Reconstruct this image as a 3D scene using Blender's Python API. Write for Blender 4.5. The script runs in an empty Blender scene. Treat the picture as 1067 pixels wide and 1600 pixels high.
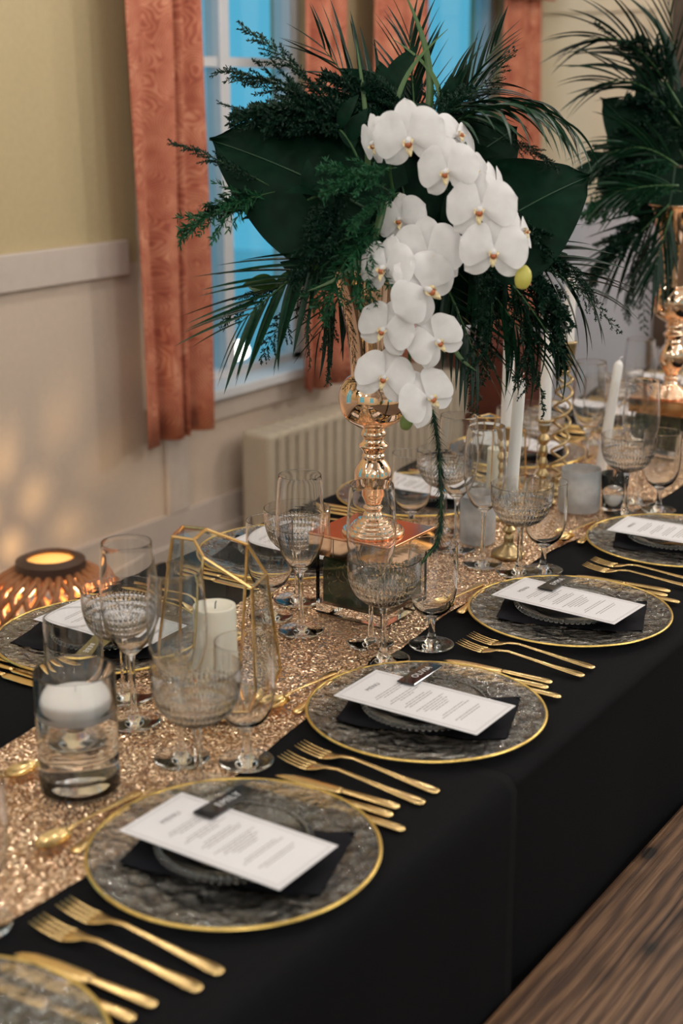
import bpy, bmesh, math, random
from mathutils import Vector, Matrix, noise

random.seed(11)
SC = bpy.context.scene
COL = SC.collection
PI = math.pi

# ------------------------------------------------------------------ camera
CAM_Z = 1.585
PHI = math.radians(33.8)
PITCH = 0.2885
FPX = 2222.2
cam_d = bpy.data.cameras.new('camera')
cam_d.sensor_fit = 'VERTICAL'
cam_d.sensor_height = 36.0
cam_d.sensor_width = 24.0
cam_d.lens = 50.0
cam_d.clip_start = 0.05
cam_d.dof.use_dof = True
cam_d.dof.focus_distance = 2.30
cam_d.dof.aperture_fstop = 3.2
cam = bpy.data.objects.new('camera', cam_d)
COL.objects.link(cam)
cam.location = (0, 0, CAM_Z)
cam.rotation_euler = (PI / 2 - PITCH, 0, PHI)
SC.camera = cam
SC.cycles.transmission_bounces = 12
SC.cycles.adaptive_threshold = 0.02

# ------------------------------------------------------------------ world and light
SC.view_settings.view_transform = 'Standard'
SC.view_settings.look = 'None'
SC.view_settings.gamma = 1.0
SC.view_settings.use_curve_mapping = False
SC.view_settings.exposure = -0.75
W = bpy.data.worlds.new('dusk_sky')
SC.world = W
W.use_nodes = True
W.node_tree.nodes['Background'].inputs[0].default_value = (0.10, 0.45, 0.66, 1)
W.node_tree.nodes['Background'].inputs[1].default_value = 1.8

WALL_X = -2.85
BACK_Y = 5.78
CEIL_Z = 2.75
WIN = [(3.25, 4.12), (4.70, 5.52), (0.25, 1.15)]      # window openings along the wall; the last, unseen, is added for blue light
SILL_Z, HEAD_Z = 0.655, 2.12
# unseen lights added above the view: broad room fill, small rows for sparkle
ADDED_LIGHT_COL = (1.0, 0.955, 0.92)
ADDED_LIGHTS = [(1.2, -0.9, 2.2, 80, 0.14), (1.6, 2.2, 2.2, 80, 0.14), (0.2, 4.7, 2.3, 85, 0.14)]
for row, x in enumerate((-2.05, -0.9, 0.35)):
    for k in range(9):
        y = -1.6 + 0.78 * k + 0.2 * row
        ADDED_LIGHTS.append((x, y, 2.42 - 0.10 * math.sin(PI * ((k * 0.5) % 1)), 9.5 if row == 0 else 7.0, 0.03))
for (x, y, z, p, r) in ADDED_LIGHTS:
    l = bpy.data.lights.new('hall_lamp_light', 'POINT')
    l.energy = p
    l.color = ADDED_LIGHT_COL
    l.shadow_soft_size = r
    o = bpy.data.objects.new('hall_lamp_light', l)
    COL.objects.link(o)
    o.location = (x, y, z)

# ------------------------------------------------------------------ helpers: geometry
def cam_ray(u, v):
    a = (u - 533.5) / FPX
    b = -(v - 800) / FPX
    Y = math.cos(PITCH) + b * math.sin(PITCH)
    Z = -math.sin(PITCH) + b * math.cos(PITCH)
    return Vector((a * math.cos(PHI) - Y * math.sin(PHI), a * math.sin(PHI) + Y * math.cos(PHI), Z))

TOWARD = Vector((math.sin(PHI), -math.cos(PHI), 0))      # horizontal direction back to the viewer

def at(u, v, centre, c=0.0):
    """a point in the bouquet: upright plane through its centre, c metres nearer than the centre"""
    d = cam_ray(u, v)
    p0 = Vector((0, 0, CAM_Z))
    q = Vector(centre) + TOWARD * c
    t = (q - p0).dot(TOWARD) / d.dot(TOWARD)
    return p0 + d * t

def mesh(name, verts, faces, smooth=True):
    m = bpy.data.meshes.new(name)
    m.from_pydata([tuple(v) for v in verts], [], faces)
    m.update()
    if smooth:
        m.polygons.foreach_set('use_smooth', [True] * len(m.polygons))
    return m

def obj(name, m, mat=None, parent=None, loc=None, rot=None, scale=None):
    o = bpy.data.objects.new(name, m)
    COL.objects.link(o)
    if mat is not None and m is not None and not m.materials:
        m.materials.append(mat)
    if parent is not None:
        o.parent = parent
    if loc is not None:
        o.location = loc
    if rot is not None:
        o.rotation_euler = rot
    if scale is not None:
        o.scale = (scale,) * 3 if isinstance(scale, (int, float)) else scale
    return o

def tag(o, label=None, cat=None, group=None, kind=None):
    if label:
        o['label'] = label
    if cat:
        o['category'] = cat
    if group:
        o['group'] = group
    if kind:
        o['kind'] = kind
    return o

def thing(name, label, cat, loc=(0, 0, 0), rotz=0.0, group=None):
    o = obj(name, None, None, None, loc, (0, 0, rotz))
    o.empty_display_size = 0.05
    return tag(o, label, cat, group)

def struct(name, m, mat, parent=None, loc=None):
    o = obj(name, m, mat, parent, loc)
    if parent is None:
        o['kind'] = 'structure'
    return o

def copy_tree(o, parent=None):
    c = o.copy()
    COL.objects.link(c)
    c.parent = parent
    for ch in list(o.children):
        copy_tree(ch, c)
    return c

def place(proto, used, loc, rotz, label, group):
    o = proto if proto.name not in used else copy_tree(proto)
    used.add(proto.name)
    o.location = loc
    o.rotation_euler = (o.rotation_euler[0], o.rotation_euler[1], rotz)
    o['label'] = label
    o['group'] = group
    return o

def cr(pts, n=4):
    """Catmull-Rom through 2-D or 3-D points"""
    P = [Vector(p) for p in pts]
    out = []
    for i in range(len(P) - 1):
        p0 = P[i - 1] if i > 0 else P[i] * 2 - P[i + 1]
        p1, p2 = P[i], P[i + 1]
        p3 = P[i + 2] if i + 2 < len(P) else P[i + 1] * 2 - P[i]
        for k in range(n):
            t = k / n
            out.append(0.5 * ((2 * p1) + (p2 - p0) * t + (2 * p0 - 5 * p1 + 4 * p2 - p3) * t * t + (3 * p1 - p0 - 3 * p2 + p3) * t ** 3))
    out.append(P[-1])
    return out

def lathe(prof, seg=48, fn=None):
    """revolve (r, z) points; r == 0 collapses to a pole"""
    V, F, rings = [], [], []
    for i, (r, z) in enumerate(prof):
        if r < 1e-6:
            rings.append([len(V)])
            V.append((0, 0, z))
        else:
            ring = []
            for k in range(seg):
                a = 2 * PI * k / seg
                rr, zz = (r, z) if fn is None else fn(i, r, z, a)
                ring.append(len(V))
                V.append((rr * math.cos(a), rr * math.sin(a), zz))
            rings.append(ring)
    for A, B in zip(rings, rings[1:]):
        for k in range(seg):
            k2 = (k + 1) % seg
            if len(A) == 1 and len(B) == 1:
                continue
            if len(A) == 1:
                F.append((A[0], B[k2], B[k]))
            elif len(B) == 1:
                F.append((A[k], A[k2], B[0]))
            else:
                F.append((A[k], A[k2], B[k2], B[k]))
    return V, F

def lathe_mesh(name, prof, seg=48, fn=None, smooth=True):
    V, F = lathe(prof, seg, fn)
    return mesh(name, V, F, smooth)

def tube(pts, rad, seg=8, cap=True):
    P = [Vector(p) for p in pts]
    n = len(P)
    V, F = [], []
    up = Vector((0, 0, 1))
    prev = None
    for i, p in enumerate(P):
        t = (P[min(i + 1, n - 1)] - P[max(i - 1, 0)]).normalized()
        if prev is None:
            a = up if abs(t.z) < 0.9 else Vector((1, 0, 0))
            x = t.cross(a).normalized()
        else:
            x = (prev - t * prev.dot(t)).normalized()
        prev = x
        y = t.cross(x)
        r = rad[i] if isinstance(rad, (list, tuple)) else rad
        for k in range(seg):
            a = 2 * PI * k / seg
            V.append(p + x * (math.cos(a) * r) + y * (math.sin(a) * r))
    for i in range(n - 1):
        for k in range(seg):
            k2 = (k + 1) % seg
            F.append((i * seg + k, i * seg + k2, (i + 1) * seg + k2, (i + 1) * seg + k))
    if cap:
        F.append(tuple(reversed(range(seg))))
        F.append(tuple(range((n - 1) * seg, n * seg)))
    return V, F

def join(*vf):
    V, F = [], []
    for v, f in vf:
        o = len(V)
        V += list(v)
        F += [tuple(i + o for i in q) for q in f]
    return V, F

def boxvf(x0, x1, y0, y1, z0, z1):
    V = [(x0, y0, z0), (x1, y0, z0), (x1, y1, z0), (x0, y1, z0), (x0, y0, z1), (x1, y0, z1), (x1, y1, z1), (x0, y1, z1)]
    F = [(0, 3, 2, 1), (4, 5, 6, 7), (0, 1, 5, 4), (1, 2, 6, 5), (2, 3, 7, 6), (3, 0, 4, 7)]
    return V, F

def bevel_box(name, x0, x1, y0, y1, z0, z1, b=0.004, seg=2):
    V, F = boxvf(x0, x1, y0, y1, z0, z1)
    m = mesh(name, V, F, False)
    bm = bmesh.new()
    bm.from_mesh(m)
    bmesh.ops.bevel(bm, geom=bm.edges[:], offset=b, segments=seg, affect='EDGES', profile=0.5)
    bm.to_mesh(m)
    bm.free()
    m.polygons.foreach_set('use_smooth', [False] * len(m.polygons))
    return m

def box(name, x0, x1, y0, y1, z0, z1):
    V, F = boxvf(x0, x1, y0, y1, z0, z1)
    return mesh(name, V, F, False)

def strip(secs, seg=10):
    """flattened bar: sections (x, y, z, half_width, half_thickness) along a path in local Y"""
    V, F = [], []
    for (x, y, z, w, t) in secs:
        for k in range(seg):
            a = 2 * PI * k / seg
            V.append((x + w * math.copysign(abs(math.cos(a)) ** 0.7, math.cos(a)), y, z + t * math.sin(a)))
    n = len(secs)
    for i in range(n - 1):
        for k in range(seg):
            k2 = (k + 1) % seg
            F.append((i * seg + k, (i + 1) * seg + k, (i + 1) * seg + k2, i * seg + k2))
    F.append(tuple(range(seg)))
    F.append(tuple(reversed(range((n - 1) * seg, n * seg))))
    return V, F

def text_vf(body, size, shear=0.0):
    c = bpy.data.curves.new('lettering', 'FONT')
    c.body = body
    c.size = size
    c.align_x = 'CENTER'
    c.align_y = 'CENTER'
    c.shear = shear
    c.space_character = 1.15
    o = bpy.data.objects.new('lettering', c)
    COL.objects.link(o)
    bpy.context.view_layer.update()
    dg = bpy.context.evaluated_depsgraph_get()
    m = bpy.data.meshes.new_from_object(o.evaluated_get(dg))
    V = [v.co.copy() for v in m.vertices]
    F = [tuple(p.vertices) for p in m.polygons]
    bpy.data.objects.remove(o)
    bpy.data.meshes.remove(m)
    bpy.data.curves.remove(c)
    return V, F

def frame_mat(S, E, up=Vector((0, 0, 1)), roll=0.0):
    x = (E - S).normalized()
    z = up - x * up.dot(x)
    if z.length < 1e-3:
        z = Vector((1, 0, 0)) - x * x.x
    z.normalize()
    y = z.cross(x)
    M = Matrix((x, y, z)).transposed().to_4x4()
    M = M @ Matrix.Rotation(roll, 4, 'X')
    M.translation = S
    return M

# ------------------------------------------------------------------ helpers: materials
class NT:
    def __init__(s, name):
        s.m = bpy.data.materials.new(name)
        s.m.use_nodes = True
        s.t = s.m.node_tree
        s.b = s.t.nodes['Principled BSDF']
        s.out = s.t.nodes['Material Output']
    def n(s, typ, **kw):
        d = s.t.nodes.new(typ)
        for k, v in kw.items():
            if k.startswith('i_'):
                key = k[2:].replace('_', ' ')
                d.inputs[int(key) if key.isdigit() else key].default_value = v
            else:
                setattr(d, k, v)
        return d
    def l(s, a, ao, b, bi):
        s.t.links.new(a.outputs[ao], b.inputs[bi])
    def p(s, **kw):
        for k, v in kw.items():
            s.b.inputs[k.replace('_', ' ')].default_value = v
        return s
    def ramp(s, stops):
        r = s.n('ShaderNodeValToRGB')
        e = r.color_ramp.elements
        while len(e) < len(stops):
            e.new(0.5)
        for q, (pos, c) in zip(e, stops):
            q.position = pos
            q.color = (*c, 1)
        return r
    def coord(s, kind='Object', scale=(1, 1, 1), loc=(0, 0, 0), rot=(0, 0, 0)):
        c = s.n('ShaderNodeTexCoord')
        mp = s.n('ShaderNodeMapping')
        mp.inputs['Scale'].default_value = scale
        mp.inputs['Location'].default_value = loc
        mp.inputs['Rotation'].default_value = rot
        s.l(c, kind, mp, 'Vector')
        return mp
    def bump(s, src, out, strength=0.2, dist=0.002):
        b = s.n('ShaderNodeBump')
        b.inputs['Strength'].default_value = strength
        b.inputs['Distance'].default_value = dist
        s.l(src, out, b, 'Height')
        s.l(b, 'Normal', s.b, 'Normal')
        return b

def plain(name, col, rough=0.5, metal=0.0, nscale=0.0, namp=0.12, bump=0.0, **kw):
    t = NT(name)
    t.p(Roughness=rough, Metallic=metal)
    t.b.inputs['Base Color'].default_value = (*col, 1)
    if nscale:
        mp = t.coord()
        nz = t.n('ShaderNodeTexNoise')
        nz.inputs['Scale'].default_value = nscale
        nz.inputs['Detail'].default_value = 4
        t.l(mp, 0, nz, 'Vector')
        r = t.ramp([(0.3, tuple(c * (1 - namp) for c in col)), (0.7, tuple(min(1, c * (1 + namp)) for c in col))])
        t.l(nz, 'Fac', r, 'Fac')
        t.l(r, 'Color', t.b, 'Base Color')
        if bump:
            t.bump(nz, 'Fac', bump)
    for k, v in kw.items():
        t.b.inputs[k.replace('_', ' ')].default_value = v
    return t.m

def glass(name, col=(1, 1, 1), rough=0.0, ior=1.45, bump=None):
    t = NT(name)
    t.p(Roughness=rough, IOR=ior)
    t.b.inputs['Transmission Weight'].default_value = 1.0
    t.b.inputs['Base Color'].default_value = (*col, 1)
    if bump:
        mp = t.coord()
        nz = t.n('ShaderNodeTexNoise')
        nz.inputs['Scale'].default_value = bump[0]
        nz.inputs['Detail'].default_value = 3
        t.l(mp, 0, nz, 'Vector')
        t.bump(nz, 'Fac', bump[1], bump[2])
    return t.m

def pane_glass(name, tint=(0.95, 0.97, 0.97)):
    """thin flat pane: clear transmission with a Fresnel reflection"""
    t = NT(name)
    tr = t.n('ShaderNodeBsdfTransparent')
    tr.inputs[0].default_value = (*tint, 1)
    gl = t.n('ShaderNodeBsdfGlossy')
    gl.inputs['Roughness'].default_value = 0.01
    fr = t.n('ShaderNodeLayerWeight')
    fr.inputs['Blend'].default_value = 0.5
    pw = t.n('ShaderNodeMath', operation='POWER')
    pw.inputs[1].default_value = 5.0
    t.l(fr, 'Facing', pw, 0)
    ma = t.n('ShaderNodeMath', operation='MULTIPLY_ADD')
    ma.inputs[1].default_value = 0.96
    ma.inputs[2].default_value = 0.04
    t.l(pw, 0, ma, 0)
    mx = t.n('ShaderNodeMixShader')
    t.l(ma, 0, mx, 0)
    t.l(tr, 0, mx, 1)
    t.l(gl, 0, mx, 2)
    t.l(mx, 0, t.out, 'Surface')
    return t.m

M = {}
M['wall'] = plain('cream_wall_paint', (0.46, 0.365, 0.205), 0.7, 0, 60, 0.03, 0.05)
M['wall_low'] = plain('beige_dado_paint', (0.56, 0.45, 0.36), 0.7, 0, 60, 0.03, 0.05)
M['trim'] = plain('taupe_trim_paint', (0.52, 0.44, 0.385), 0.45, 0, 30, 0.03)
M['back_wall'] = plain('pale_cream_paint', (0.75, 0.66, 0.49), 0.65, 0, 50, 0.02)
M['back_dado'] = plain('grey_dado_paint', (0.58, 0.60, 0.66), 0.65, 0, 50, 0.02)  # blue window light on the lower back wall, put into its colour
M['ceiling'] = plain('white_ceiling_paint', (0.7, 0.68, 0.62), 0.8)
M['win_white'] = plain('white_window_paint', (0.62, 0.62, 0.64), 0.4, 0, 20, 0.03)
M['radiator'] = plain('cream_radiator_enamel', (0.50, 0.42, 0.32), 0.35, 0, 30, 0.04)
M['outside'] = plain('pale_paving', (0.72, 0.72, 0.72), 0.8, 0, 4, 0.1)
M['cabinet'] = plain('dark_red_wood', (0.10, 0.022, 0.012), 0.35, 0, 14, 0.3)
M['floor'] = plain('dark_floorboard', (0.075, 0.05, 0.035), 0.45, 0, 8, 0.3)
M['black'] = plain('black_cloth', (0.0055, 0.0055, 0.0065), 0.9, 0, 400, 0.3, 0.15, Specular_IOR_Level=0.1)
M['napkin'] = plain('black_napkin', (0.005, 0.005, 0.008), 0.8, 0, 500, 0.3, 0.3, Specular_IOR_Level=0.15)
M['gold'] = plain('brushed_gold', (0.86, 0.61, 0.28), 0.2, 1.0, 180, 0.06, 0.03)
M['gold_rim'] = plain('gold_leaf_rim', (0.80, 0.56, 0.17), 0.3, 1.0, 220, 0.2, 0.3)
M['brass'] = plain('aged_brass', (0.46, 0.34, 0.18), 0.3, 1.0, 60, 0.25)
M['rose'] = plain('rose_gold_chrome', (0.95, 0.68, 0.49), 0.05, 1.0)
M['mirror_gold'] = plain('gold_mirror_glass', (0.80, 0.52, 0.32), 0.07, 1.0, 15, 0.06)
M['glass'] = glass('clear_glass', (1, 1, 1), 0.0, 1.45)
M['cut_glass'] = glass('cut_crystal', (1, 1, 1), 0.0, 1.52)
M['charger'] = glass('hammered_glass', (1.0, 1.0, 1.0), 0.02, 2.0, (50, 0.9, 0.008))
M['frost'] = plain('frosted_glass', (0.80, 0.82, 0.84), 0.45, 0, 70, 0.12, 0.5, Transmission_Weight=0.75, IOR=1.35)
M['water'] = glass('water', (0.98, 0.99, 1.0), 0.0, 1.33)
M['pane'] = pane_glass('window_pane_glass')
M['paper'] = plain('cream_card', (0.71, 0.69, 0.71), 0.7, 0, 300, 0.02)
M['ink'] = plain('grey_ink', (0.10, 0.09, 0.09), 0.7)
M['fine_ink'] = plain('pale_grey_ink', (0.34, 0.31, 0.31), 0.7)
M['acrylic'] = plain('black_acrylic', (0.008, 0.009, 0.012), 0.06)
M['olive'] = plain('olive_card', (0.16, 0.125, 0.035), 0.35)
M['white_ink'] = plain('white_ink', (0.8, 0.8, 0.8), 0.6)
M['wax'] = plain('white_wax', (0.80, 0.77, 0.74), 0.45, Subsurface_Weight=0.25, Subsurface_Radius=(0.02, 0.012, 0.008))
M['ivory_wax'] = plain('ivory_wax', (0.78, 0.73, 0.62), 0.45, Subsurface_Weight=0.3, Subsurface_Radius=(0.02, 0.012, 0.008))
M['wick'] = plain('wick', (0.05, 0.04, 0.03), 0.9)
M['moss'] = plain('dark_moss', (0.02, 0.035, 0.012), 0.8, 0, 60, 0.8, 0.6)
M['curl'] = plain('golden_green_fern', (0.16, 0.14, 0.04), 0.4, 0, 50, 0.6)
M['cane'] = plain('brown_cane', (0.33, 0.13, 0.05), 0.5, 0, 40, 0.35)
M['lantern_dark'] = plain('dark_lantern_rim', (0.07, 0.035, 0.022), 0.5)
M['monstera'] = plain('monstera_green', (0.0028, 0.018, 0.009), 0.5, 0, 9, 0.3, Specular_IOR_Level=0.07)
M['vein'] = plain('vein_green', (0.012, 0.05, 0.02), 0.45)
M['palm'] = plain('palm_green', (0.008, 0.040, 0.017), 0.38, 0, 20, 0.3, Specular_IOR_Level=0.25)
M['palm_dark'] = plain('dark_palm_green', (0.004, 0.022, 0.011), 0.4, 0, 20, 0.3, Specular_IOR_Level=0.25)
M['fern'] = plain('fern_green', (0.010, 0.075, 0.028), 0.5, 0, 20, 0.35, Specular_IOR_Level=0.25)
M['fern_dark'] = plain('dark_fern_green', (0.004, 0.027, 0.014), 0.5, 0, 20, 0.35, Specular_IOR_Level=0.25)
M['stem'] = plain('green_stem', (0.03, 0.09, 0.02), 0.5)
M['blade'] = plain('light_blade_green', (0.045, 0.105, 0.02), 0.4)
M['bud'] = plain('yellow_green_bud', (0.55, 0.50, 0.10), 0.45, 0, 30, 0.15)
M['bud_green'] = plain('green_bud', (0.16, 0.22, 0.06), 0.45)
M['lip_yellow'] = plain('orchid_lip_yellow', (0.80, 0.60, 0.34), 0.5, 0, 150, 0.4)
M['lip_red'] = plain('orchid_lip_red', (0.45, 0.13, 0.05), 0.5, 0, 200, 0.3)

t = NT('lamp_globe')
t.p(Roughness=0.4)
t.b.inputs['Base Color'].default_value = (0.9, 0.85, 0.8, 1)
t.b.inputs['Emission Color'].default_value = (1.0, 0.9, 0.78, 1)
t.b.inputs['Emission Strength'].default_value = 14.0
M['lamp'] = t.m

def petal_mat():
    t = NT('orchid_petal_white')
    mp = t.coord()
    nz = t.n('ShaderNodeTexNoise')
    nz.inputs['Scale'].default_value = 60
    t.l(mp, 0, nz, 'Vector')
    r = t.ramp([(0.3, (0.82, 0.80, 0.80)), (0.7, (0.88, 0.87, 0.87))])
    t.l(nz, 'Fac', r, 'Fac')
    df = t.n('ShaderNodeBsdfDiffuse')
    tl = t.n('ShaderNodeBsdfTranslucent')
    mx = t.n('ShaderNodeMixShader')
    mx.inputs[0].default_value = 0.25
    t.l(r, 'Color', df, 0)
    t.l(r, 'Color', tl, 0)
    t.l(df, 0, mx, 1)
    t.l(tl, 0, mx, 2)
    t.l(mx, 0, t.out, 'Surface')
    return t.m
M['petal'] = petal_mat()

def paper_shade():
    t = NT('cream_lantern_paper')
    df = t.n('ShaderNodeBsdfDiffuse')
    df.inputs[0].default_value = (0.85, 0.72, 0.48, 1)
    tl = t.n('ShaderNodeBsdfTranslucent')
    tl.inputs[0].default_value = (0.85, 0.68, 0.40, 1)
    mx = t.n('ShaderNodeMixShader')
    mx.inputs[0].default_value = 0.5
    t.l(df, 0, mx, 1)
    t.l(tl, 0, mx, 2)
    t.l(mx, 0, t.out, 'Surface')
    return t.m
M['lantern_paper'] = paper_shade()

def curtain_mat():
    t = NT('terracotta_swirl_fabric')
    mp = t.coord('Object', (0.001, 1, 1))
    nz = t.n('ShaderNodeTexNoise')
    nz.inputs['Scale'].default_value = 9
    nz.inputs['Detail'].default_value = 2
    t.l(mp, 0, nz, 'Vector')
    ad = t.n('ShaderNodeMixRGB', blend_type='LINEAR_LIGHT')
    ad.inputs[0].default_value = 0.035
    t.l(mp, 0, ad, 1)
    t.l(nz, 'Color', ad, 2)
    vo = t.n('ShaderNodeTexVoronoi', feature='SMOOTH_F1')
    vo.inputs['Scale'].default_value = 8.0
    vo.inputs['Smoothness'].default_value = 0.25
    t.l(ad, 0, vo, 'Vector')
    mu = t.n('ShaderNodeMath', operation='MULTIPLY')
    mu.inputs[1].default_value = 125.0
    t.l(vo, 'Distance', mu, 0)
    si = t.n('ShaderNodeMath', operation='SINE')
    t.l(mu, 0, si, 0)
    n2 = t.n('ShaderNodeTexNoise')
    n2.inputs['Scale'].default_value = 14
    t.l(mp, 0, n2, 'Vector')
    mm = t.n('ShaderNodeMath', operation='MULTIPLY_ADD')
    mm.inputs[1].default_value = 0.21
    t.l(si, 0, mm, 0)
    t.l(n2, 'Fac', mm, 2)
    r = t.ramp([(0.1, (0.25, 0.053, 0.028)), (0.5, (0.42, 0.12, 0.063)), (0.9, (0.60, 0.27, 0.16))])
    t.l(mm, 0, r, 'Fac')
    t.l(r, 'Color', t.b, 'Base Color')
    t.p(Roughness=0.8)
    return t.m
M['curtain'] = curtain_mat()

def sequin_mat():
    t = NT('rose_gold_sequins')
    mp = t.coord('Object')
    vo = t.n('ShaderNodeTexVoronoi', feature='F1')
    vo.inputs['Scale'].default_value = 380
    t.l(mp, 0, vo, 'Vector')
    # every sequin lies at its own small tilt
    sub = t.n('ShaderNodeVectorMath', operation='SUBTRACT')
    sub.inputs[1].default_value = (0.5, 0.5, 0.5)
    t.l(vo, 'Color', sub, 0)
    sc = t.n('ShaderNodeVectorMath', operation='MULTIPLY')
    sc.inputs[1].default_value = (1.25, 1.25, 0.2)
    t.l(sub, 0, sc, 0)
    ge = t.n('ShaderNodeNewGeometry')
    ad = t.n('ShaderNodeVectorMath', operation='ADD')
    t.l(ge, 'Normal', ad, 0)
    t.l(sc, 0, ad, 1)
    no = t.n('ShaderNodeVectorMath', operation='NORMALIZE')
    t.l(ad, 0, no, 0)
    t.l(no, 0, t.b, 'Normal')
    sp = t.n('ShaderNodeSeparateColor')
    t.l(vo, 'Color', sp, 0)
    r = t.ramp([(0.0, (0.55, 0.30, 0.18)), (0.5, (0.80, 0.52, 0.34)), (1.0, (0.98, 0.76, 0.52))])
    t.l(sp, 0, r, 'Fac')
    t.l(r, 'Color', t.b, 'Base Color')
    t.p(Roughness=0.22, Metallic=0.9)
    return t.m
M['sequin'] = sequin_mat()

def wood_mat():
    t = NT('worn_pine_bench')
    mp = t.coord('Object', (7, 1.0, 7))
    wv = t.n('ShaderNodeTexWave', wave_type='BANDS', bands_direction='X')
    wv.inputs['Scale'].default_value = 2.2
    wv.inputs['Distortion'].default_value = 11
    wv.inputs['Detail'].default_value = 4
    wv.inputs['Detail Scale'].default_value = 0.7
    wv.inputs['Detail Roughness'].default_value = 0.6
    t.l(mp, 0, wv, 'Vector')
    mf = t.coord('Object', (150, 5, 60))
    nf = t.n('ShaderNodeTexNoise')
    nf.inputs['Scale'].default_value = 1.0
    nf.inputs['Detail'].default_value = 6
    t.l(mf, 0, nf, 'Vector')
    ms = t.coord('Object', (9, 3, 9))
    ns = t.n('ShaderNodeTexNoise')
    ns.inputs['Scale'].default_value = 1.3
    ns.inputs['Detail'].default_value = 4
    t.l(ms, 0, ns, 'Vector')
    a1 = t.n('ShaderNodeMath', operation='MULTIPLY_ADD')
    a1.inputs[1].default_value = 0.26
    t.l(wv, 'Fac', a1, 0)
    a2 = t.n('ShaderNodeMath', operation='MULTIPLY_ADD')
    a2.inputs[1].default_value = 0.75
    t.l(nf, 'Fac', a2, 0)
    a3 = t.n('ShaderNodeMath', operation='MULTIPLY')
    a3.inputs[1].default_value = 0.30
    t.l(ns, 'Fac', a3, 0)
    t.l(a3, 0, a2, 2)
    t.l(a2, 0, a1, 2)
    r = t.ramp([(0.38, (0.026, 0.011, 0.006)), (0.60, (0.092, 0.044, 0.022)), (0.82, (0.185, 0.100, 0.052))])
    t.l(a1, 0, r, 'Fac')
    mk = t.coord('Object', (12, 6.5, 0.01))
    vk = t.n('ShaderNodeTexVoronoi', feature='F1')
    vk.inputs['Scale'].default_value = 1.0
    t.l(mk, 0, vk, 'Vector')
    rk = t.ramp([(0.10, (0.07, 0.055, 0.05)), (0.17, (0.6, 0.55, 0.5)), (0.34, (1, 1, 1))])
    t.l(vk, 'Distance', rk, 'Fac')
    mul = t.n('ShaderNodeMixRGB', blend_type='MULTIPLY')
    mul.inputs[0].default_value = 1
    t.l(r, 'Color', mul, 1)
    t.l(rk, 'Color', mul, 2)
    t.l(mul, 0, t.b, 'Base Color')
    t.p(Roughness=0.5)
    t.bump(a2, 0, 0.5, 0.003)
    return t.m
M['bench'] = wood_mat()

# ------------------------------------------------------------------ the room
RX1, RY0 = 3.6, -2.6
struct('floor', box('floor', WALL_X - 0.2, RX1, RY0, BACK_Y, -0.1, 0.0), M['floor'])
struct('ceiling', box('ceiling', WALL_X - 0.2, RX1, RY0, BACK_Y, CEIL_Z, CEIL_Z + 0.1), M['ceiling'])
ADDED_RWIN = [(-1.7, -0.3), (0.9, 2.3), (3.5, 4.9)]        # unseen openings added behind the viewer for blue fill and reflections
ADDED_FWIN = [(-2.3, -1.1), (0.4, 1.6)]                    # more unseen openings added in the end wall for sky reflections
RZ0, RZ1 = 0.75, 2.35
def pierced(axis, lo, hi, a0, a1, wins, swap):
    parts, prev = [], a0
    mk = (lambda p, q, z0, z1: boxvf(lo, hi, p, q, z0, z1)) if not swap else (lambda p, q, z0, z1: boxvf(p, q, lo, hi, z0, z1))
    for (p, q) in wins:
        parts += [mk(prev, p, 0, CEIL_Z), mk(p, q, 0, RZ0), mk(p, q, RZ1, CEIL_Z)]
        prev = q
    parts.append(mk(prev, a1, 0, CEIL_Z))
    return join(*parts)
struct('wall_right', mesh('wall_right', *pierced(0, RX1, RX1 + 0.1, RY0, BACK_Y, ADDED_RWIN, False), False), M['back_wall'])
struct('wall_front', mesh('wall_front', *pierced(1, RY0 - 0.1, RY0, WALL_X - 0.2, RX1, ADDED_FWIN, True), False), M['back_wall'])
n_win = 4
for (wins, swap) in ((ADDED_RWIN, False), (ADDED_FWIN, True)):
    for (p, q) in wins:
        bars = [(p, p + 0.05, RZ0, RZ1), (q - 0.05, q, RZ0, RZ1), (p, q, RZ0, RZ0 + 0.05), (p, q, RZ1 - 0.05, RZ1), ((p + q) / 2 - 0.025, (p + q) / 2 + 0.025, RZ0, RZ1), (p, q, 1.70, 1.73)]
        vf = [boxvf(RX1 + 0.03, RX1 + 0.08, a, b, c, d) if not swap else boxvf(a, b, RY0 - 0.08, RY0 - 0.03, c, d) for (a, b, c, d) in bars]
        struct('window_%d' % n_win, mesh('window_frame', *join(*vf), False), M['win_white'])  # frames of the added unseen windows
        n_win += 1
wb = struct('wall_back', box('wall_back', WALL_X - 0.2, RX1, BACK_Y, BACK_Y + 0.1, 1.12, CEIL_Z), M['back_wall'])
obj('dado_panel', box('dado_panel', WALL_X - 0.2, RX1, BACK_Y, BACK_Y + 0.1, 0, 1.12), M['back_dado'], wb)  # lower back wall, its bluer colour standing for window light

# left wall with two window openings and an added unseen one, above and below the dado rail
def wall_pieces(z0, z1, ys):
    parts = [boxvf(WALL_X - 0.2, WALL_X, a, b, z0, z1) for a, b in ys]
    return join(*parts)
(w1a, w1b), (w2a, w2b), (w3a, w3b) = WIN
full = [(RY0, w3a), (w3b, w1a), (w1b, w2a), (w2b, BACK_Y)]
RAIL_Z0, RAIL_Z1 = 1.07, 1.17
V, F = join(wall_pieces(RAIL_Z0 + 0.03, HEAD_Z, full), boxvf(WALL_X - 0.2, WALL_X, RY0, BACK_Y, HEAD_Z, CEIL_Z))
wl = struct('wall_left', mesh('wall_left', V, F, False), M['wall'])
V, F = join(wall_pieces(SILL_Z, RAIL_Z0 + 0.03, full), boxvf(WALL_X - 0.2, WALL_X, RY0, BACK_Y, 0, SILL_Z))
obj('dado_panel', mesh('dado_panel', V, F, False), M['wall_low'], wl)
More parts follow.
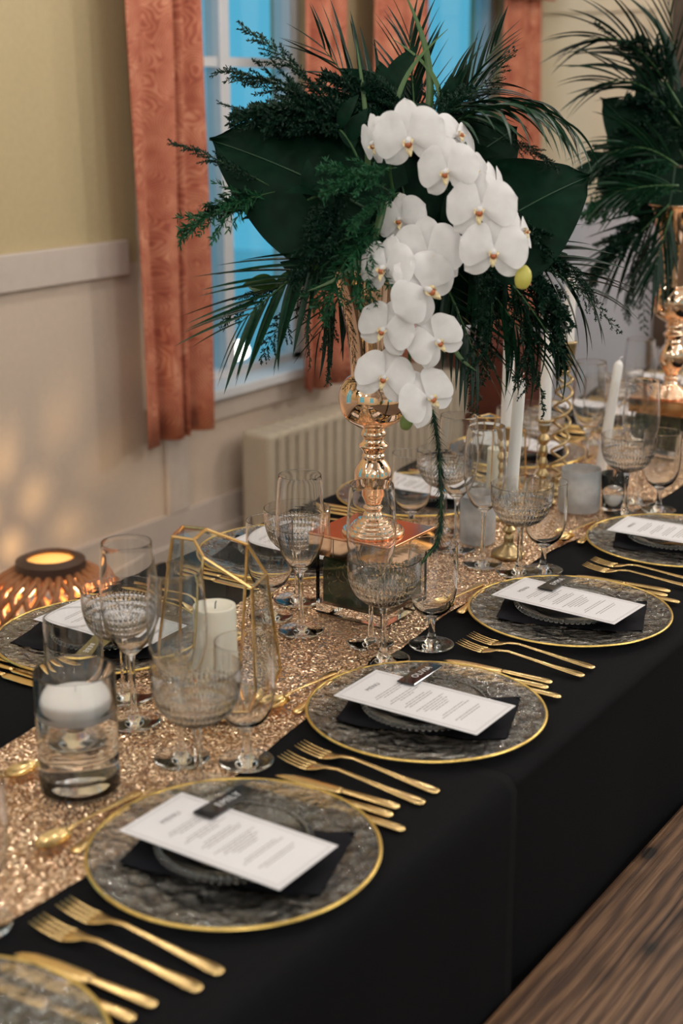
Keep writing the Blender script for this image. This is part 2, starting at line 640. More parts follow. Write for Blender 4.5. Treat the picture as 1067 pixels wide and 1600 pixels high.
struct('trim_1', bevel_box('dado_rail', WALL_X, WALL_X + 0.022, w3b + 0.07, 3.12, RAIL_Z0, RAIL_Z1, 0.004), M['trim'])
struct('trim_2', bevel_box('panel_batten', WALL_X, WALL_X + 0.018, 3.26, 3.36, 0.30, SILL_Z - 0.07, 0.004), M['trim'])
bb = join(boxvf(WALL_X, WALL_X + 0.018, RY0, BACK_Y, 0.0, 0.30), boxvf(WALL_X, WALL_X + 0.032, RY0, BACK_Y, 0.0, 0.205))
struct('baseboard_left', mesh('baseboard_left', *bb, False), M['trim'])
struct('baseboard_back', box('baseboard_back', WALL_X, RX1, BACK_Y - 0.02, BACK_Y, 0, 0.25), M['trim'])
# panelling on the back wall
struct('trim_3', box('back_rail', WALL_X, -2.33, BACK_Y - 0.025, BACK_Y, 1.895, 2.0), M['back_wall'])
struct('trim_4', box('back_stile', -2.33, -2.25, BACK_Y - 0.025, BACK_Y, 1.12, 2.4), M['back_wall'])
d = struct('door_1', box('door_leaf', -2.17, -1.30, BACK_Y - 0.03, BACK_Y, 0.0, 2.05), M['trim'])
obj('door_frame', mesh('door_frame', *join(boxvf(-2.25, -2.17, BACK_Y - 0.05, BACK_Y, 0, 2.12), boxvf(-1.30, -1.22, BACK_Y - 0.05, BACK_Y, 0, 2.12),
    boxvf(-2.25, -1.22, BACK_Y - 0.05, BACK_Y, 2.05, 2.14)), False), M['floor'], d)

# windows: frame, mullion, glazing bars, panes, sill
def window(name, a, b, mull, bars):
    w = struct(name, mesh(name, *join(boxvf(WALL_X - 0.15, WALL_X - 0.08, a, a + 0.05, SILL_Z, HEAD_Z), boxvf(WALL_X - 0.15, WALL_X - 0.08, b - 0.05, b, SILL_Z, HEAD_Z),
               boxvf(WALL_X - 0.15, WALL_X - 0.08, a, b, HEAD_Z - 0.05, HEAD_Z), boxvf(WALL_X - 0.15, WALL_X - 0.08, a, b, SILL_Z, SILL_Z + 0.035)), False), M['win_white'])
    obj('mullion', box('mullion', WALL_X - 0.145, WALL_X - 0.085, mull - 0.025, mull + 0.025, SILL_Z, HEAD_Z), M['win_white'], w)
    for z in bars:
        for (p, q) in ((a + 0.05, mull - 0.025), (mull + 0.025, b - 0.05)):
            obj('glazing_bar', box('glazing_bar', WALL_X - 0.135, WALL_X - 0.095, p, q, z - 0.015, z + 0.015), M['win_white'], w)
    zs = [SILL_Z + 0.035] + sorted(bars) + [HEAD_Z - 0.05]
    for (p, q) in ((a + 0.05, mull - 0.025), (mull + 0.025, b - 0.05)):
        for z0, z1 in zip(zs, zs[1:]):
            obj('window_pane', box('window_pane', WALL_X - 0.117, WALL_X - 0.113, p, q, z0, z1), M['pane'], w)
    obj('window_sill', bevel_box('window_sill', WALL_X - 0.08, WALL_X + 0.05, a - 0.05, b + 0.05, SILL_Z - 0.02, SILL_Z + 0.012, 0.004), M['win_white'], w)
    obj('window_apron', box('window_apron', WALL_X, WALL_X + 0.02, a - 0.04, b + 0.04, SILL_Z - 0.09, SILL_Z - 0.02), M['trim'], w)
    obj('window_casing', mesh('window_casing', *join(boxvf(WALL_X, WALL_X + 0.02, a - 0.07, a, SILL_Z, HEAD_Z + 0.07), boxvf(WALL_X, WALL_X + 0.02, b, b + 0.07, SILL_Z, HEAD_Z + 0.07),
        boxvf(WALL_X, WALL_X + 0.02, a, b, HEAD_Z, HEAD_Z + 0.07)), False), M['trim'], w)
    return w
window('window_1', w1a, w1b, 3.72, [1.67])
window('window_2', w2a, w2b, 4.90, [])
window('window_3', w3a, w3b, 0.70, [1.67])  # unseen window added for blue edges on the glasses
struct('ground_outside', box('ground_outside', -12, WALL_X - 0.2, 0, 14, -0.35, -0.3), M['outside'])

# outdoor lamps seen through the lower panes
def garden_lamp(x, y, z, label):
    o = obj('garden_lamp', lathe_mesh('garden_lamp', cr([(0.018, -0.06), (0.018, -0.045), (0.045, -0.02), (0.05, 0.01), (0.035, 0.04), (0, 0.055)], 3), 20), M['lamp'], None, (x, y, z))
    obj('post', lathe_mesh('post', [(0, -0.3 - z), (0.02, -0.3 - z), (0.02, -0.06), (0, -0.06)], 12), M['lantern_dark'], o)
    return tag(o, label, 'lamp', 'lamps outside the window')
garden_lamp(-4.6, 5.90, 0.26, 'glowing outdoor lamp blurred behind the lower window pane')
garden_lamp(-4.4, 5.53, 0.13, 'small glowing outdoor lamp low by the window sill')
garden_lamp(-4.9, 6.02, 0.40, 'glowing outdoor lamp showing beside the near curtain edge')

# curtains: hanging folded fabric
def curtain(y0, y1, z0, z1, folds, label, flare=0.0, x0=-2.74, amp=0.028, name='curtain', seed=0, gap=None):
    ny, nz = 72, 14
    V, F = [], []
    cy = (y0 + y1) / 2
    for i in range(nz + 1):
        v = i / nz
        z = z0 + (z1 - z0) * v
        k = 1 + flare * (1 - v)
        for side in (0, 1):
            for j in range(ny + 1):
                u = j / ny
                ph = u * folds * 2 * PI + seed + 0.3 * math.sin(3 * v + seed)
                x = x0 + amp * (0.6 + 0.4 * (1 - v)) * (math.sin(ph) + 0.35 * math.sin(2.1 * ph + 1))
                y = cy + (u - 0.5) * (y1 - y0) * k + 0.008 * math.sin(ph * 0.5 + 5 * v)
                if gap:
                    x -= 0.085 * math.exp(-((u - gap) / 0.03) ** 2)
                V.append((x - (0.004 if side else 0), y, z))
    n = ny + 1
    for i in range(nz):
        for j in range(ny):
            a = i * 2 * n + j
            F.append((a, a + 1, a + 2 * n + 1, a + 2 * n))
            b = a + n
            F.append((b, b + 2 * n, b + 2 * n + 1, b + 1))
    for j in range(ny):                     # hem and head
        a = j
        F.append((a, a + n, a + n + 1, a + 1))
        a = nz * 2 * n + j
        F.append((a, a + 1, a + n + 1, a + n))
    for i in range(nz):                     # side edges
        for j in (0, ny):
            a = i * 2 * n + j
            F.append((a, a + 2 * n, a + 3 * n, a + n))
    return tag(obj(name, mesh(name, V, F), M['curtain']), label, 'curtain', 'terracotta curtains at the windows')
curtain(3.035, 3.37, 0.575, 2.2, 2.0, 'wide terracotta swirl-patterned curtain beside the plain cream wall', -0.05, seed=0.6, gap=0.62)
curtain(3.88, 4.12, 0.60, 2.2, 2.4, 'terracotta curtain closing the near window beside the far jamb', 0.15, seed=1.2)
curtain(4.29, 4.66, 0.60, 2.2, 2.6, 'terracotta curtain hanging behind the gold vase at the far window', 0.1, seed=2.0)
curtain(5.24, 5.52, 0.60, 2.2, 2.4, 'terracotta curtain in the room corner beside the back wall', 0.75, seed=0.2)
tag(curtain(4.50, 5.56, 1.93, 2.22, 5.0, 'short terracotta pelmet across the top of the far window', 0, x0=-2.68, amp=0.012, name='curtain_pelmet', seed=0.4), cat='pelmet')

# radiator
r = thing('radiator', 'cream column radiator under the windows behind the table', 'radiator', (0, 0, 0))
cm = bevel_box('column', -2.79, -2.67, -0.023, 0.023, 0.09, 0.52, 0.018, 3)
for i in range(24):
    obj('column', cm, M['radiator'], r, (0, 3.595 + i * 0.056, 0))
obj('top_rail', bevel_box('top_rail', -2.785, -2.675, 3.575, 4.905, 0.485, 0.515, 0.01), M['radiator'], r)
obj('bottom_rail', bevel_box('bottom_rail', -2.76, -2.70, 3.575, 4.905, 0.12, 0.16, 0.01), M['radiator'], r)
for y in (3.62, 4.86):
    obj('foot', box('foot', -2.77, -2.69, y - 0.015, y + 0.015, 0.0, 0.10), M['radiator'], r)

# dark red cabinet in the far corner
c = thing('cabinet', 'dark red wooden cabinet standing past the radiator in the corner', 'cabinet', (-2.60, 5.05, 0))
obj('body', bevel_box('body', -0.17, 0.13, -0.15, 0.15, 0.05, 0.60, 0.006), M['cabinet'], c)
obj('top', bevel_box('top', -0.19, 0.15, -0.17, 0.17, 0.60, 0.63, 0.006), M['cabinet'], c)
dr = obj('door', bevel_box('door', -0.15, 0.11, -0.165, -0.15, 0.08, 0.58, 0.004), M['cabinet'], c)
obj('knob', lathe_mesh('knob', [(0, 0), (0.006, 0), (0.006, 0.012), (0.012, 0.018), (0.008, 0.026), (0, 0.028)], 16), M['brass'], dr, (0.09, -0.165, 0.34), (PI / 2, 0, 0))
for sx in (-0.15, 0.11):
    for sy in (-0.13, 0.13):
        obj('foot', box('foot', sx - 0.015, sx + 0.015, sy - 0.015, sy + 0.015, 0, 0.05), M['cabinet'], c)

# wicker floor lantern
LX, LY = -2.41, 2.33
L = thing('wicker_lantern', 'glowing woven cane lantern on the floor by the wall', 'lantern', (LX, LY, 0))
prof = cr([(0.105, 0.02), (0.15, 0.12), (0.172, 0.26), (0.167, 0.36), (0.138, 0.43), (0.082, 0.470)], 5)
def lant_r(z):
    for (a, b) in zip(prof, prof[1:]):
        if a[1] <= z <= b[1]:
            k = (z - a[1]) / max(1e-6, b[1] - a[1])
            return a[0] + (b[0] - a[0]) * k
    return prof[-1][0]
for sgn in (1, -1):
    pts = []
    for i in range(19):
        z = 0.02 + 0.45 * i / 18
        a = sgn * i / 18 * 2.0
        rr = lant_r(z) + 0.002 * sgn
        pts.append((rr * math.cos(a), rr * math.sin(a), z))
    sm = mesh('cane_strip', *tube(pts, 0.0085, 6))
    for k in range(22):
        obj('cane_strip', sm, M['cane'], L, (0, 0, 0), (0, 0, 2 * PI * k / 22))
obj('top_band', lathe_mesh('top_band', [(0.086, 0.462), (0.084, 0.492), (0.062, 0.502), (0.057, 0.497), (0.057, 0.462), (0.086, 0.462)], 40, smooth=False), M['lantern_dark'], L)
obj('bottom_ring', lathe_mesh('bottom_ring', [(0, 0), (0.115, 0), (0.115, 0.03), (0.0, 0.03)], 40, smooth=False), M['lantern_dark'], L)
obj('paper_lid', lathe_mesh('paper_lid', [(0, 0.492), (0.057, 0.490), (0.057, 0.4885), (0, 0.4905)], 32), M['lantern_paper'], L)
obj('glass_chimney', lathe_mesh('glass_chimney', [(0.052, 0.031), (0.052, 0.36), (0.0505, 0.36), (0.0505, 0.031)], 32), M['pane'], L)
cd = obj('candle', lathe_mesh('candle', [(0, 0.031), (0.035, 0.031), (0.035, 0.27), (0, 0.27)], 24, smooth=False), M['ivory_wax'], L)
ll = bpy.data.lights.new('lantern_flame_light', 'POINT')
ll.energy = 20.0
ll.color = (1.0, 0.66, 0.30)
ll.shadow_soft_size = 0.015
lo = bpy.data.objects.new('lantern_flame_light', ll)
COL.objects.link(lo)
lo.location = (LX, LY, 0.375)
fl_ = obj('flame', lathe_mesh('flame', cr([(0, 0.272), (0.008, 0.285), (0.011, 0.305), (0.006, 0.33), (0, 0.345)], 3), 16), M['lamp'], L)

# ------------------------------------------------------------------ table, cloths, runner, bench
TX0, TX1, TZ = -1.665, -0.728, 0.75
tb = thing('dining_table', 'long dining table hidden under black tablecloths', 'table', (0, 0, 0))
obj('tabletop', box('tabletop', TX0 + 0.012, TX1 - 0.012, 0.22, 4.50, TZ - 0.04, TZ - 0.006), M['floor'], tb)
for x in (TX0 + 0.08, TX1 - 0.08):
    for y in (0.3, 2.35, 4.42):
        obj('leg', box('leg', x - 0.03, x + 0.03, y - 0.03, y + 0.03, 0, TZ - 0.04), M['floor'], tb)

def cloth(y0, y1, lift, label, seed, zbot=0.16):
    prof = []
    rad = 0.018
    for i in range(15):
        s = 1 - i / 14
        prof.append((TX0 - 0.004, zbot + (TZ - rad - zbot) * (1 - s), s, -1))
    for k in range(1, 5):
        a = PI / 2 * k / 5
        prof.append((TX0 - 0.004 + rad * (1 - math.cos(a)), TZ - rad + rad * math.sin(a), 0, 0))
    for i in range(16):
        prof.append((TX0 + rad + (TX1 - TX0 - 2 * rad) * i / 15, TZ, 0, 0))
    for k in range(1, 5):
        a = PI / 2 * k / 5
        prof.append((TX1 + 0.004 - rad * (1 - math.sin(a)), TZ - rad + rad * math.cos(a), 0, 0))
    for i in range(15):
        s = i / 14
        prof.append((TX1 + 0.004, TZ - rad - (TZ - rad - zbot) * s, s, 1))
    ny = int((y1 - y0) / 0.02)
    V, F = [], []
    for j in range(ny + 1):
        y = y0 + (y1 - y0) * j / ny
        edge = math.exp(-((y1 - y) / 0.05) ** 2) if lift > 0 else math.exp(-((y - y0) / 0.05) ** 2)
        for (x, z, s, sd) in prof:
            f = 0.014 * noise.noise((y * 3.1 + seed, s * 0.6, seed)) + 0.008 * noise.noise((y * 8 + seed, s, 3 + seed))
            dx = sd * s ** 0.7 * (f * 1.6 - 0.006 + (0.012 * edge * s if lift > 0 else -0.012 * edge * s))
            V.append((x + dx + sd * (lift * 2 + (0.007 * s ** 0.5 if lift > 0 else 0)), y + 0.02 * s * edge * (-1 if lift > 0 else 0), z + (lift if sd == 0 else 0) + (0.0 if sd else 0.0006 * noise.noise((x * 9, y * 9, seed)))))
    n = len(prof)
    for j in range(ny):
        for i in range(n - 1):
            a = j * n + i
            F.append((a, a + n, a + n + 1, a + 1))
    m = mesh('tablecloth', V, F)
    o = obj('tablecloth', m, M['black'])
    so = o.modifiers.new('thickness', 'SOLIDIFY')
    so.thickness = 0.0015
    so.offset = 1
    return tag(o, label, 'tablecloth', 'black tablecloths')
cloth(1.468, 4.52, -0.001, 'black tablecloth on the far stretch, under the overlapping near cloth', 4.2)
cloth(0.20, 1.478, 0.0015, 'black tablecloth on the near stretch, its edge hanging as a fold', 9.1)

# sequin runner
def interp(tab, y):
    for (a, b) in zip(tab, tab[1:]):
        if y <= b[0]:
            k = max(0, (y - a[0]) / (b[0] - a[0]))
            return a[1] + (b[1] - a[1]) * k
    return tab[-1][1]
RR = [(0.3, -0.985), (0.9, -1.015), (1.15, -0.997), (1.30, -1.02), (1.48, -1.045), (1.94, -1.085), (2.4, -1.085), (2.75, -1.05), (3.2, -1.06), (4.4, -1.07)]
RL = [(0.3, -1.28), (1.16, -1.325), (1.5, -1.36), (1.92, -1.425), (2.4, -1.43), (4.4, -1.42)]
V, F = [], []
nx, ny = 56, 320
for j in range(ny + 1):
    y = 0.3 + 4.1 * j / ny
    xl, xr = interp(RL, y), interp(RR, y)
    xl += 0.006 * noise.noise((y * 5, 0, 1))
    xr += 0.006 * noise.noise((y * 5, 4, 2))
    for i in range(nx + 1):
        u = i / nx
        x = xl + (xr - xl) * u
        wr = noise.noise((x * 26 + 2 * math.sin(y * 2.2), y * 5.5, 1.7))
        z = TZ + 0.0035 + 0.0022 * wr + 0.0012 * noise.noise((x * 70, y * 22, 5))
        if 1.55 < y < 1.85:
            z += 0.003 * math.exp(-((x + 1.09 + 0.25 * (y - 1.7)) / 0.012) ** 2) * math.sin((y - 1.55) / 0.3 * PI)
        e = min(u, 1 - u)
        if e < 0.02:
            z -= 0.0012 * (1 - e / 0.02)
        V.append((x, y, z))
n = nx + 1
for j in range(ny):
    for i in range(nx):
        a = j * n + i
        F.append((a, a + 1, a + n + 1, a + n))
rn = obj('table_runner', mesh('table_runner', V, F), M['sequin'])
tag(rn, 'rose gold sequin runner along the middle of the black table', 'table runner')
RZ = TZ + 0.0055       # things standing on the runner
CZ0 = TZ + 0.003       # things lying on the black cloth

# bench
b = thing('bench', 'worn knotty pine bench beside the black tablecloth', 'bench', (0, 0, 0))
obj('seat_plank', bevel_box('seat_plank', -0.712, -0.36, 0.30, 4.3, 0.405, 0.45, 0.006), M['bench'], b)
for y in (0.6, 2.3, 4.0):
    obj('leg', bevel_box('leg', -0.67, -0.40, y - 0.025, y + 0.025, 0, 0.405, 0.005), M['bench'], b)
obj('stretcher', box('stretcher', -0.55, -0.52, 0.6, 4.0, 0.15, 0.22), M['bench'], b)

# ------------------------------------------------------------------ tableware prototypes
def wine_glass():
    t = thing('wine_glass', '', 'glass')
    obj('foot', lathe_mesh('foot', [(0, 0), (0.035, 0), (0.0365, 0.0012)] + cr([(0.0365, 0.0012), (0.034, 0.0019), (0.02, 0.0031), (0.0085, 0.0065), (0.0046, 0.022)], 4)[1:], 48), M['glass'], t)
    obj('stem', lathe_mesh('stem', cr([(0.0046, 0.022), (0.0036, 0.055), (0.0040, 0.085), (0.0055, 0.098)], 3), 24), M['glass'], t)
    outer = cr([(0.0055, 0.098), (0.013, 0.105), (0.0255, 0.120), (0.0345, 0.146), (0.0382, 0.175), (0.0370, 0.215), (0.0336, 0.2575)], 5) + [(0.03350, 0.2580), (0.0333, 0.2583)]
    inner = [(0.0328, 0.2583), (0.03260, 0.2580)] + cr([(0.0326, 0.2575), (0.0361, 0.215), (0.0373, 0.175), (0.0336, 0.147), (0.0245, 0.1225), (0.012, 0.109), (0, 0.1065)], 5)
    obj('bowl', lathe_mesh('bowl', outer + inner, 48), M['glass'], t)
    return t

def goblet():
    t = thing('water_goblet', '', 'glass')
    obj('foot', lathe_mesh('foot', [(0, 0), (0.0345, 0), (0.036, 0.0012)] + cr([(0.036, 0.0012), (0.033, 0.0019), (0.018, 0.0032), (0.0085, 0.0075), (0.0055, 0.020)], 4)[1:], 48), M['glass'], t)
    obj('stem', lathe_mesh('stem', cr([(0.0055, 0.020), (0.0048, 0.032), (0.0065, 0.044)], 3), 24), M['glass'], t)
    outer = cr([(0.0065, 0.044), (0.0145, 0.0505), (0.027, 0.061), (0.0355, 0.080), (0.0385, 0.105), (0.0385, 0.135), (0.0380, 0.1655)], 5) + [(0.0380, 0.1660), (0.0378, 0.1663)]
    inner = [(0.0373, 0.1663), (0.0371, 0.1660)] + cr([(0.0371, 0.1655), (0.0375, 0.135), (0.0374, 0.105), (0.0345, 0.081), (0.026, 0.0635), (0.013, 0.0545), (0, 0.0525)], 5)
    obj('bowl', lathe_mesh('bowl', outer + inner, 48), M['glass'], t)
    return t

def coupe():
    t = thing('cut_coupe', '', 'glass')
    obj('foot', lathe_mesh('foot', [(0, 0), (0.0395, 0), (0.041, 0.0012)] + cr([(0.041, 0.0012), (0.038, 0.0019), (0.022, 0.0031), (0.009, 0.0065), (0.0052, 0.020)], 4)[1:], 48), M['glass'], t)
    obj('stem', lathe_mesh('stem', cr([(0.0052, 0.020), (0.0048, 0.05), (0.0052, 0.075), (0.0075, 0.086)], 3), 12, smooth=False), M['glass'], t)
    outer = cr([(0.0075, 0.086), (0.018, 0.0885), (0.034, 0.097), (0.0465, 0.111), (0.0530, 0.128), (0.0552, 0.146), (0.0556, 0.163)], 7)
    no = len(outer)
    inner = cr([(0.0544, 0.1635), (0.0538, 0.146), (0.0510, 0.128), (0.0442, 0.1125), (0.0325, 0.0995), (0.017, 0.0925), (0, 0.091)], 4)
    def cut(i, r, z, a):
        if i < no and 0.092 < z < 0.139:
            k = (z - 0.092) / 0.047
            u = a * 24 / (2 * PI)
            v = k * 2.0
            dm = abs(((u + v) % 1) - 0.5) + abs(((u - v) % 1) - 0.5)
            edge = min(1, k / 0.15, (1 - k) / 0.12)
            r -= 0.0019 * abs(dm - 0.5) * 2 * edge
        return r, z
    obj('bowl', lathe_mesh('bowl', outer + inner, 192, cut, smooth=False), M['cut_glass'], t)
    return t

def charger():
    t = thing('charger_plate', '', 'plate')
    pr = [(0, 0)] + cr([(0.10, 0.0), (0.112, 0.0025), (0.13, 0.0055), (0.15, 0.0080), (0.1645, 0.0098)], 4) + cr([(0.1650, 0.0120), (0.15, 0.0106), (0.131, 0.0083), (0.116, 0.0058), (0.106, 0.0036)], 5) + [(0, 0.0034)]
    def ham(i, r, z, a):
        if r > 0.113 and i > 10:
            z += 0.0011 * noise.noise((r * 60 * math.cos(a), r * 60 * math.sin(a), 2.0)) + 0.0006 * noise.noise((r * 140 * math.cos(a), r * 140 * math.sin(a), 7.0))
        return r, z
    obj('dish', lathe_mesh('dish', pr, 96, ham), M['charger'], t)
    ring = [(0.1655 + 0.0022 * math.cos(2 * PI * k / 8), 0.0110 + 0.0019 * math.sin(2 * PI * k / 8)) for k in range(9)]
    obj('gold_rim', lathe_mesh('gold_rim', ring, 96), M['gold_rim'], t)
    return t

def beaded_bowl():
    t = thing('glass_side_plate', '', 'plate')
    pr = [(0, 0), (0.052, 0)] + cr([(0.055, 0.001), (0.07, 0.005), (0.084, 0.0115)], 4) + cr([(0.084, 0.0135), (0.07, 0.0075), (0.054, 0.0035)], 4) + [(0, 0.003)]
    obj('dish', lathe_mesh('dish', pr, 48), M['glass'], t)
    parts = []
    sph = lathe([(0, -0.0042), (0.0030, -0.0030), (0.0042, 0), (0.0030, 0.0030), (0, 0.0042)], 8)
    for k in range(64):
        a = 2 * PI * k / 64
        parts.append(([(v[0] + 0.0875 * math.cos(a), v[1] + 0.0875 * math.sin(a), v[2] + 0.0125) for v in sph[0]], sph[1]))
    o = obj('beaded_rim', mesh('beaded_rim', *join(*parts)), M['glass'], t)
    return t

def napkin():
    V, F = [], []
    nx_, ny_ = 12, 20
    for side in (0, 1):
        for j in range(ny_ + 1):
            for i in range(nx_ + 1):
                u, v = i / nx_ * 2 - 1, j / ny_ * 2 - 1
                e = min(1 - abs(u), 1 - abs(v))
                puff = 0.0030 * min(1, e / 0.12) ** 0.5
                x, y = u * 0.070, v * 0.117
                rr = max(0.0, math.hypot(x, y) - 0.106)
                z = 0.0048 + rr * 0.20 + (puff if side == 0 else 0) + 0.0004 * noise.noise((x * 60, y * 60, 1))
                V.append((x, y, z))
    n, tot = nx_ + 1, (nx_ + 1) * (ny_ + 1)
    for j in range(ny_):
        for i in range(nx_):
            a = j * n + i
            F.append((a, a + 1, a + n + 1, a + n))
            F.append((a + tot, a + tot + n, a + tot + n + 1, a + tot + 1))
    m = mesh('napkin', V, F)
    o = obj('napkin', m, M['napkin'])
    return tag(o, '', 'napkin')

MENU_HEAD = text_vf('MENU', 0.0105)
def menu():
    w, h, t = 0.055, 0.1125, 0.0007
    o = obj('menu_card', box('menu_card', -w, w, -h, h, 0, t), M['paper'])
    tag(o, '', 'menu card')
    V, F = MENU_HEAD
    obj('heading', mesh('heading', [(v[0], v[1] + 0.083, t + 0.0003) for v in V], F, False), M['ink'], o)
    parts = []
    rnd = random.Random(3)
    blocks = [(0.060, [0.030, 0.034, 0.022]), (0.036, [0.028, 0.036, 0.018]), (0.014, [0.024, 0.034, 0.030]),
              (-0.010, [0.036, 0.026, 0.030, 0.022, 0.018]), (-0.046, [0.028, 0.036]), (-0.068, [0.032, 0.026])]
    for y, ls in blocks:
        for k, hw in enumerate(ls):
            yy = y - k * 0.0048
            x = -hw
            while x < hw:
                wl_ = rnd.uniform(0.003, 0.009)
                parts.append(boxvf(x, min(hw, x + wl_), yy - 0.0008, yy + 0.0008, t, t + 0.0002))
                x += wl_ + 0.0016
    obj('printed_text', mesh('printed_text', *join(*parts), False), M['fine_ink'], o)
    bl = []
    for q in (0.0045, 0.0065):
        a, c2 = w - q, h - q
        for (x0, x1, y0, y1) in ((-a, a, c2 - 0.0003, c2), (-a, a, -c2, -c2 + 0.0003), (-a, -a + 0.0003, -c2, c2), (a - 0.0003, a, -c2, c2)):
            bl.append(boxvf(x0, x1, y0, y1, t, t + 0.00015))
    obj('border', mesh('border', *join(*bl), False), M['fine_ink'], o)
    return o

def name_tag(body, mat, ink):
    o = obj('name_tag', bevel_box('name_tag', -0.045, 0.045, -0.014, 0.014, 0, 0.0022, 0.0006, 1), mat)
    tag(o, '', 'name tag')
    V, F = text_vf(body, 0.0145)
    obj('lettering', mesh('lettering', [(v[0] + 0.004, v[1], 0.0025) for v in V], F, False), ink, o)
    return o

def fork(length=0.216, hw=0.0125):
    k = length / 0.216
    secs = [(0, -0.108, 0.002, 0.003, 0.0012), (0, -0.105, 0.0022, 0.0072, 0.0016), (0, -0.095, 0.003, 0.0085, 0.0019), (0, -0.06, 0.0045, 0.0058, 0.0019), (0, -0.02, 0.0075, 0.0036, 0.0018),
            (0, 0.02, 0.0105, 0.0030, 0.0018), (0, 0.038, 0.0085, 0.0042, 0.0016), (0, 0.048, 0.0055, 0.0085, 0.0013), (0, 0.058, 0.0035, 0.0115, 0.0011), (0, 0.064, 0.0030, 0.0122, 0.001)]
    V, F = strip([(x, y * k, z, w, t) for (x, y, z, w, t) in secs])
    o = obj('table_fork', mesh('table_fork', V, F), M['gold'])
    tag(o, '', 'fork')
    parts = []
    for i in range(4):
        x = -0.0102 + i * 0.0068
        parts.append(strip([(x, y * k, z, w, 0.0009) for (y, z, w) in ((0.062, 0.0030, 0.0024), (0.075, 0.0032, 0.0021), (0.092, 0.0052, 0.0017), (0.107, 0.0085, 0.0009))], 6))
    obj('tines', mesh('tines', *join(*parts)), M['gold'], o)
    return o

def knife(length=0.222):
    k = length / 0.222
    secs = [(0, -0.111, 0.003, 0.002, 0.001), (0, -0.108, 0.003, 0.0058, 0.0022), (0, -0.10, 0.0032, 0.0070, 0.003), (0, -0.06, 0.0034, 0.0060, 0.0032), (0, -0.015, 0.0034, 0.0048, 0.003), (0, -0.008, 0.0034, 0.0044, 0.0028)]
    o = obj('table_knife', mesh('table_knife', *strip([(x, y * k, z, w, t) for (x, y, z, w, t) in secs])), M['gold'])
    tag(o, '', 'knife')
    bl = [(0.0, -0.010, 0.0034, 0.0062, 0.0016), (0.0008, 0.0, 0.0034, 0.0086, 0.0013), (0.0010, 0.05, 0.0030, 0.0092, 0.0011), (0.0002, 0.085, 0.0026, 0.0082, 0.001), (-0.002, 0.103, 0.0024, 0.005, 0.0008), (-0.0045, 0.111, 0.0022, 0.0015, 0.0006)]
    obj('blade', mesh('blade', *strip([(x, y * k, z, w, t) for (x, y, z, w, t) in bl])), M['gold'], o)
    return o

def spoon(length=0.178):
    k = length / 0.178
    secs = [(0, -0.089, 0.002, 0.003, 0.0012), (0, -0.086, 0.0022, 0.0062, 0.0016), (0, -0.078, 0.003, 0.0074, 0.0019), (0, -0.04, 0.005, 0.0044, 0.0018), (0, 0.0, 0.0085, 0.0028, 0.0017), (0, 0.028, 0.0105, 0.0026, 0.0017), (0, 0.040, 0.0092, 0.0038, 0.0014)]
    o = obj('dessert_spoon', mesh('dessert_spoon', *strip([(x, y * k, z, w, t) for (x, y, z, w, t) in secs])), M['gold'])
    tag(o, '', 'spoon')
    V, F = [], []
    nu, nv = 14, 10
    for sd in (0, 1):
        for i in range(nu + 1):
            for j in range(nv + 1):
                u, v = i / nu, j / nv * 2 - 1
                w = 0.0165 * math.sqrt(max(0.0, 1 - (2 * u - 1) ** 2)) * (1 - 0.18 * (u - 0.3))
                y = 0.037 + 0.052 * u
                dep = 0.0078 * (1 - v * v) * math.sqrt(max(0.0, 1 - (2 * u - 1) ** 2))
                V.append((v * w, y * k, 0.0098 - dep - 0.001 * sd))
    n, tot = nv + 1, (nv + 1) * (nu + 1)
    for i in range(nu):
        for j in range(nv):
            a = i * n + j
            F.append((a, a + n, a + n + 1, a + 1))
            F.append((a + tot, a + tot + 1, a + tot + n + 1, a + tot + n))
    obj('spoon_bowl', mesh('spoon_bowl', V, F), M['gold'], o)
    return o

PW, PG, PC = wine_glass(), goblet(), coupe()
PCH, PB, PN, PM = charger(), beaded_bowl(), napkin(), menu()
PF, PK, PS = fork(), knife(), spoon()
PK2 = knife(0.175)
PDF = fork(0.165)
PDF.name = 'dessert_fork'
PK2.name = 'butter_knife'
TAGS = {'A': ('EMILY', 'acrylic', 'white_ink'), 'B': ('OLIVIA', 'acrylic', 'white_ink'), 'C': ('EMMA', 'acrylic', 'white_ink'), 'A1': ('BEBE', 'olive', 'white_ink')}
used = set()

SET = {   # name: (x, y, near side?, place phrase)
    'Z': (-0.895, 0.675, True, 'of the place setting cut off at the bottom corner'),
    'A': (-0.899, 1.125, True, 'of the frontmost whole bench-side place setting'),
    'B': (-0.911, 1.571, True, 'of the bench-side setting by the gold vase'),
    'C': (-0.914, 2.041, True, 'of the third whole bench-side place setting'),
    'D': (-0.910, 2.501, True, 'of the farthest visible bench-side place setting'),
    'A1': (-1.478, 1.530, False, 'of the window-side setting next to the wicker lantern'),
    'B1': (-1.485, 2.035, False, 'of the window-side setting behind the geometric lantern'),
    'C1': (-1.485, 2.500, False, 'of the window-side setting behind the gold vase'),
    'D1': (-1.485, 2.960, False, 'of the window-side setting behind the brass candlesticks'),
    'E1': (-1.485, 3.430, False, 'of the window-side setting by the far vase'),
    'F1': (-1.485, 3.900, False, 'of the last window-side place setting'),
    'Z1': (-1.478, 1.060, False, 'of the window-side setting cut by the frame edge'),
}
rnd = random.Random(5)
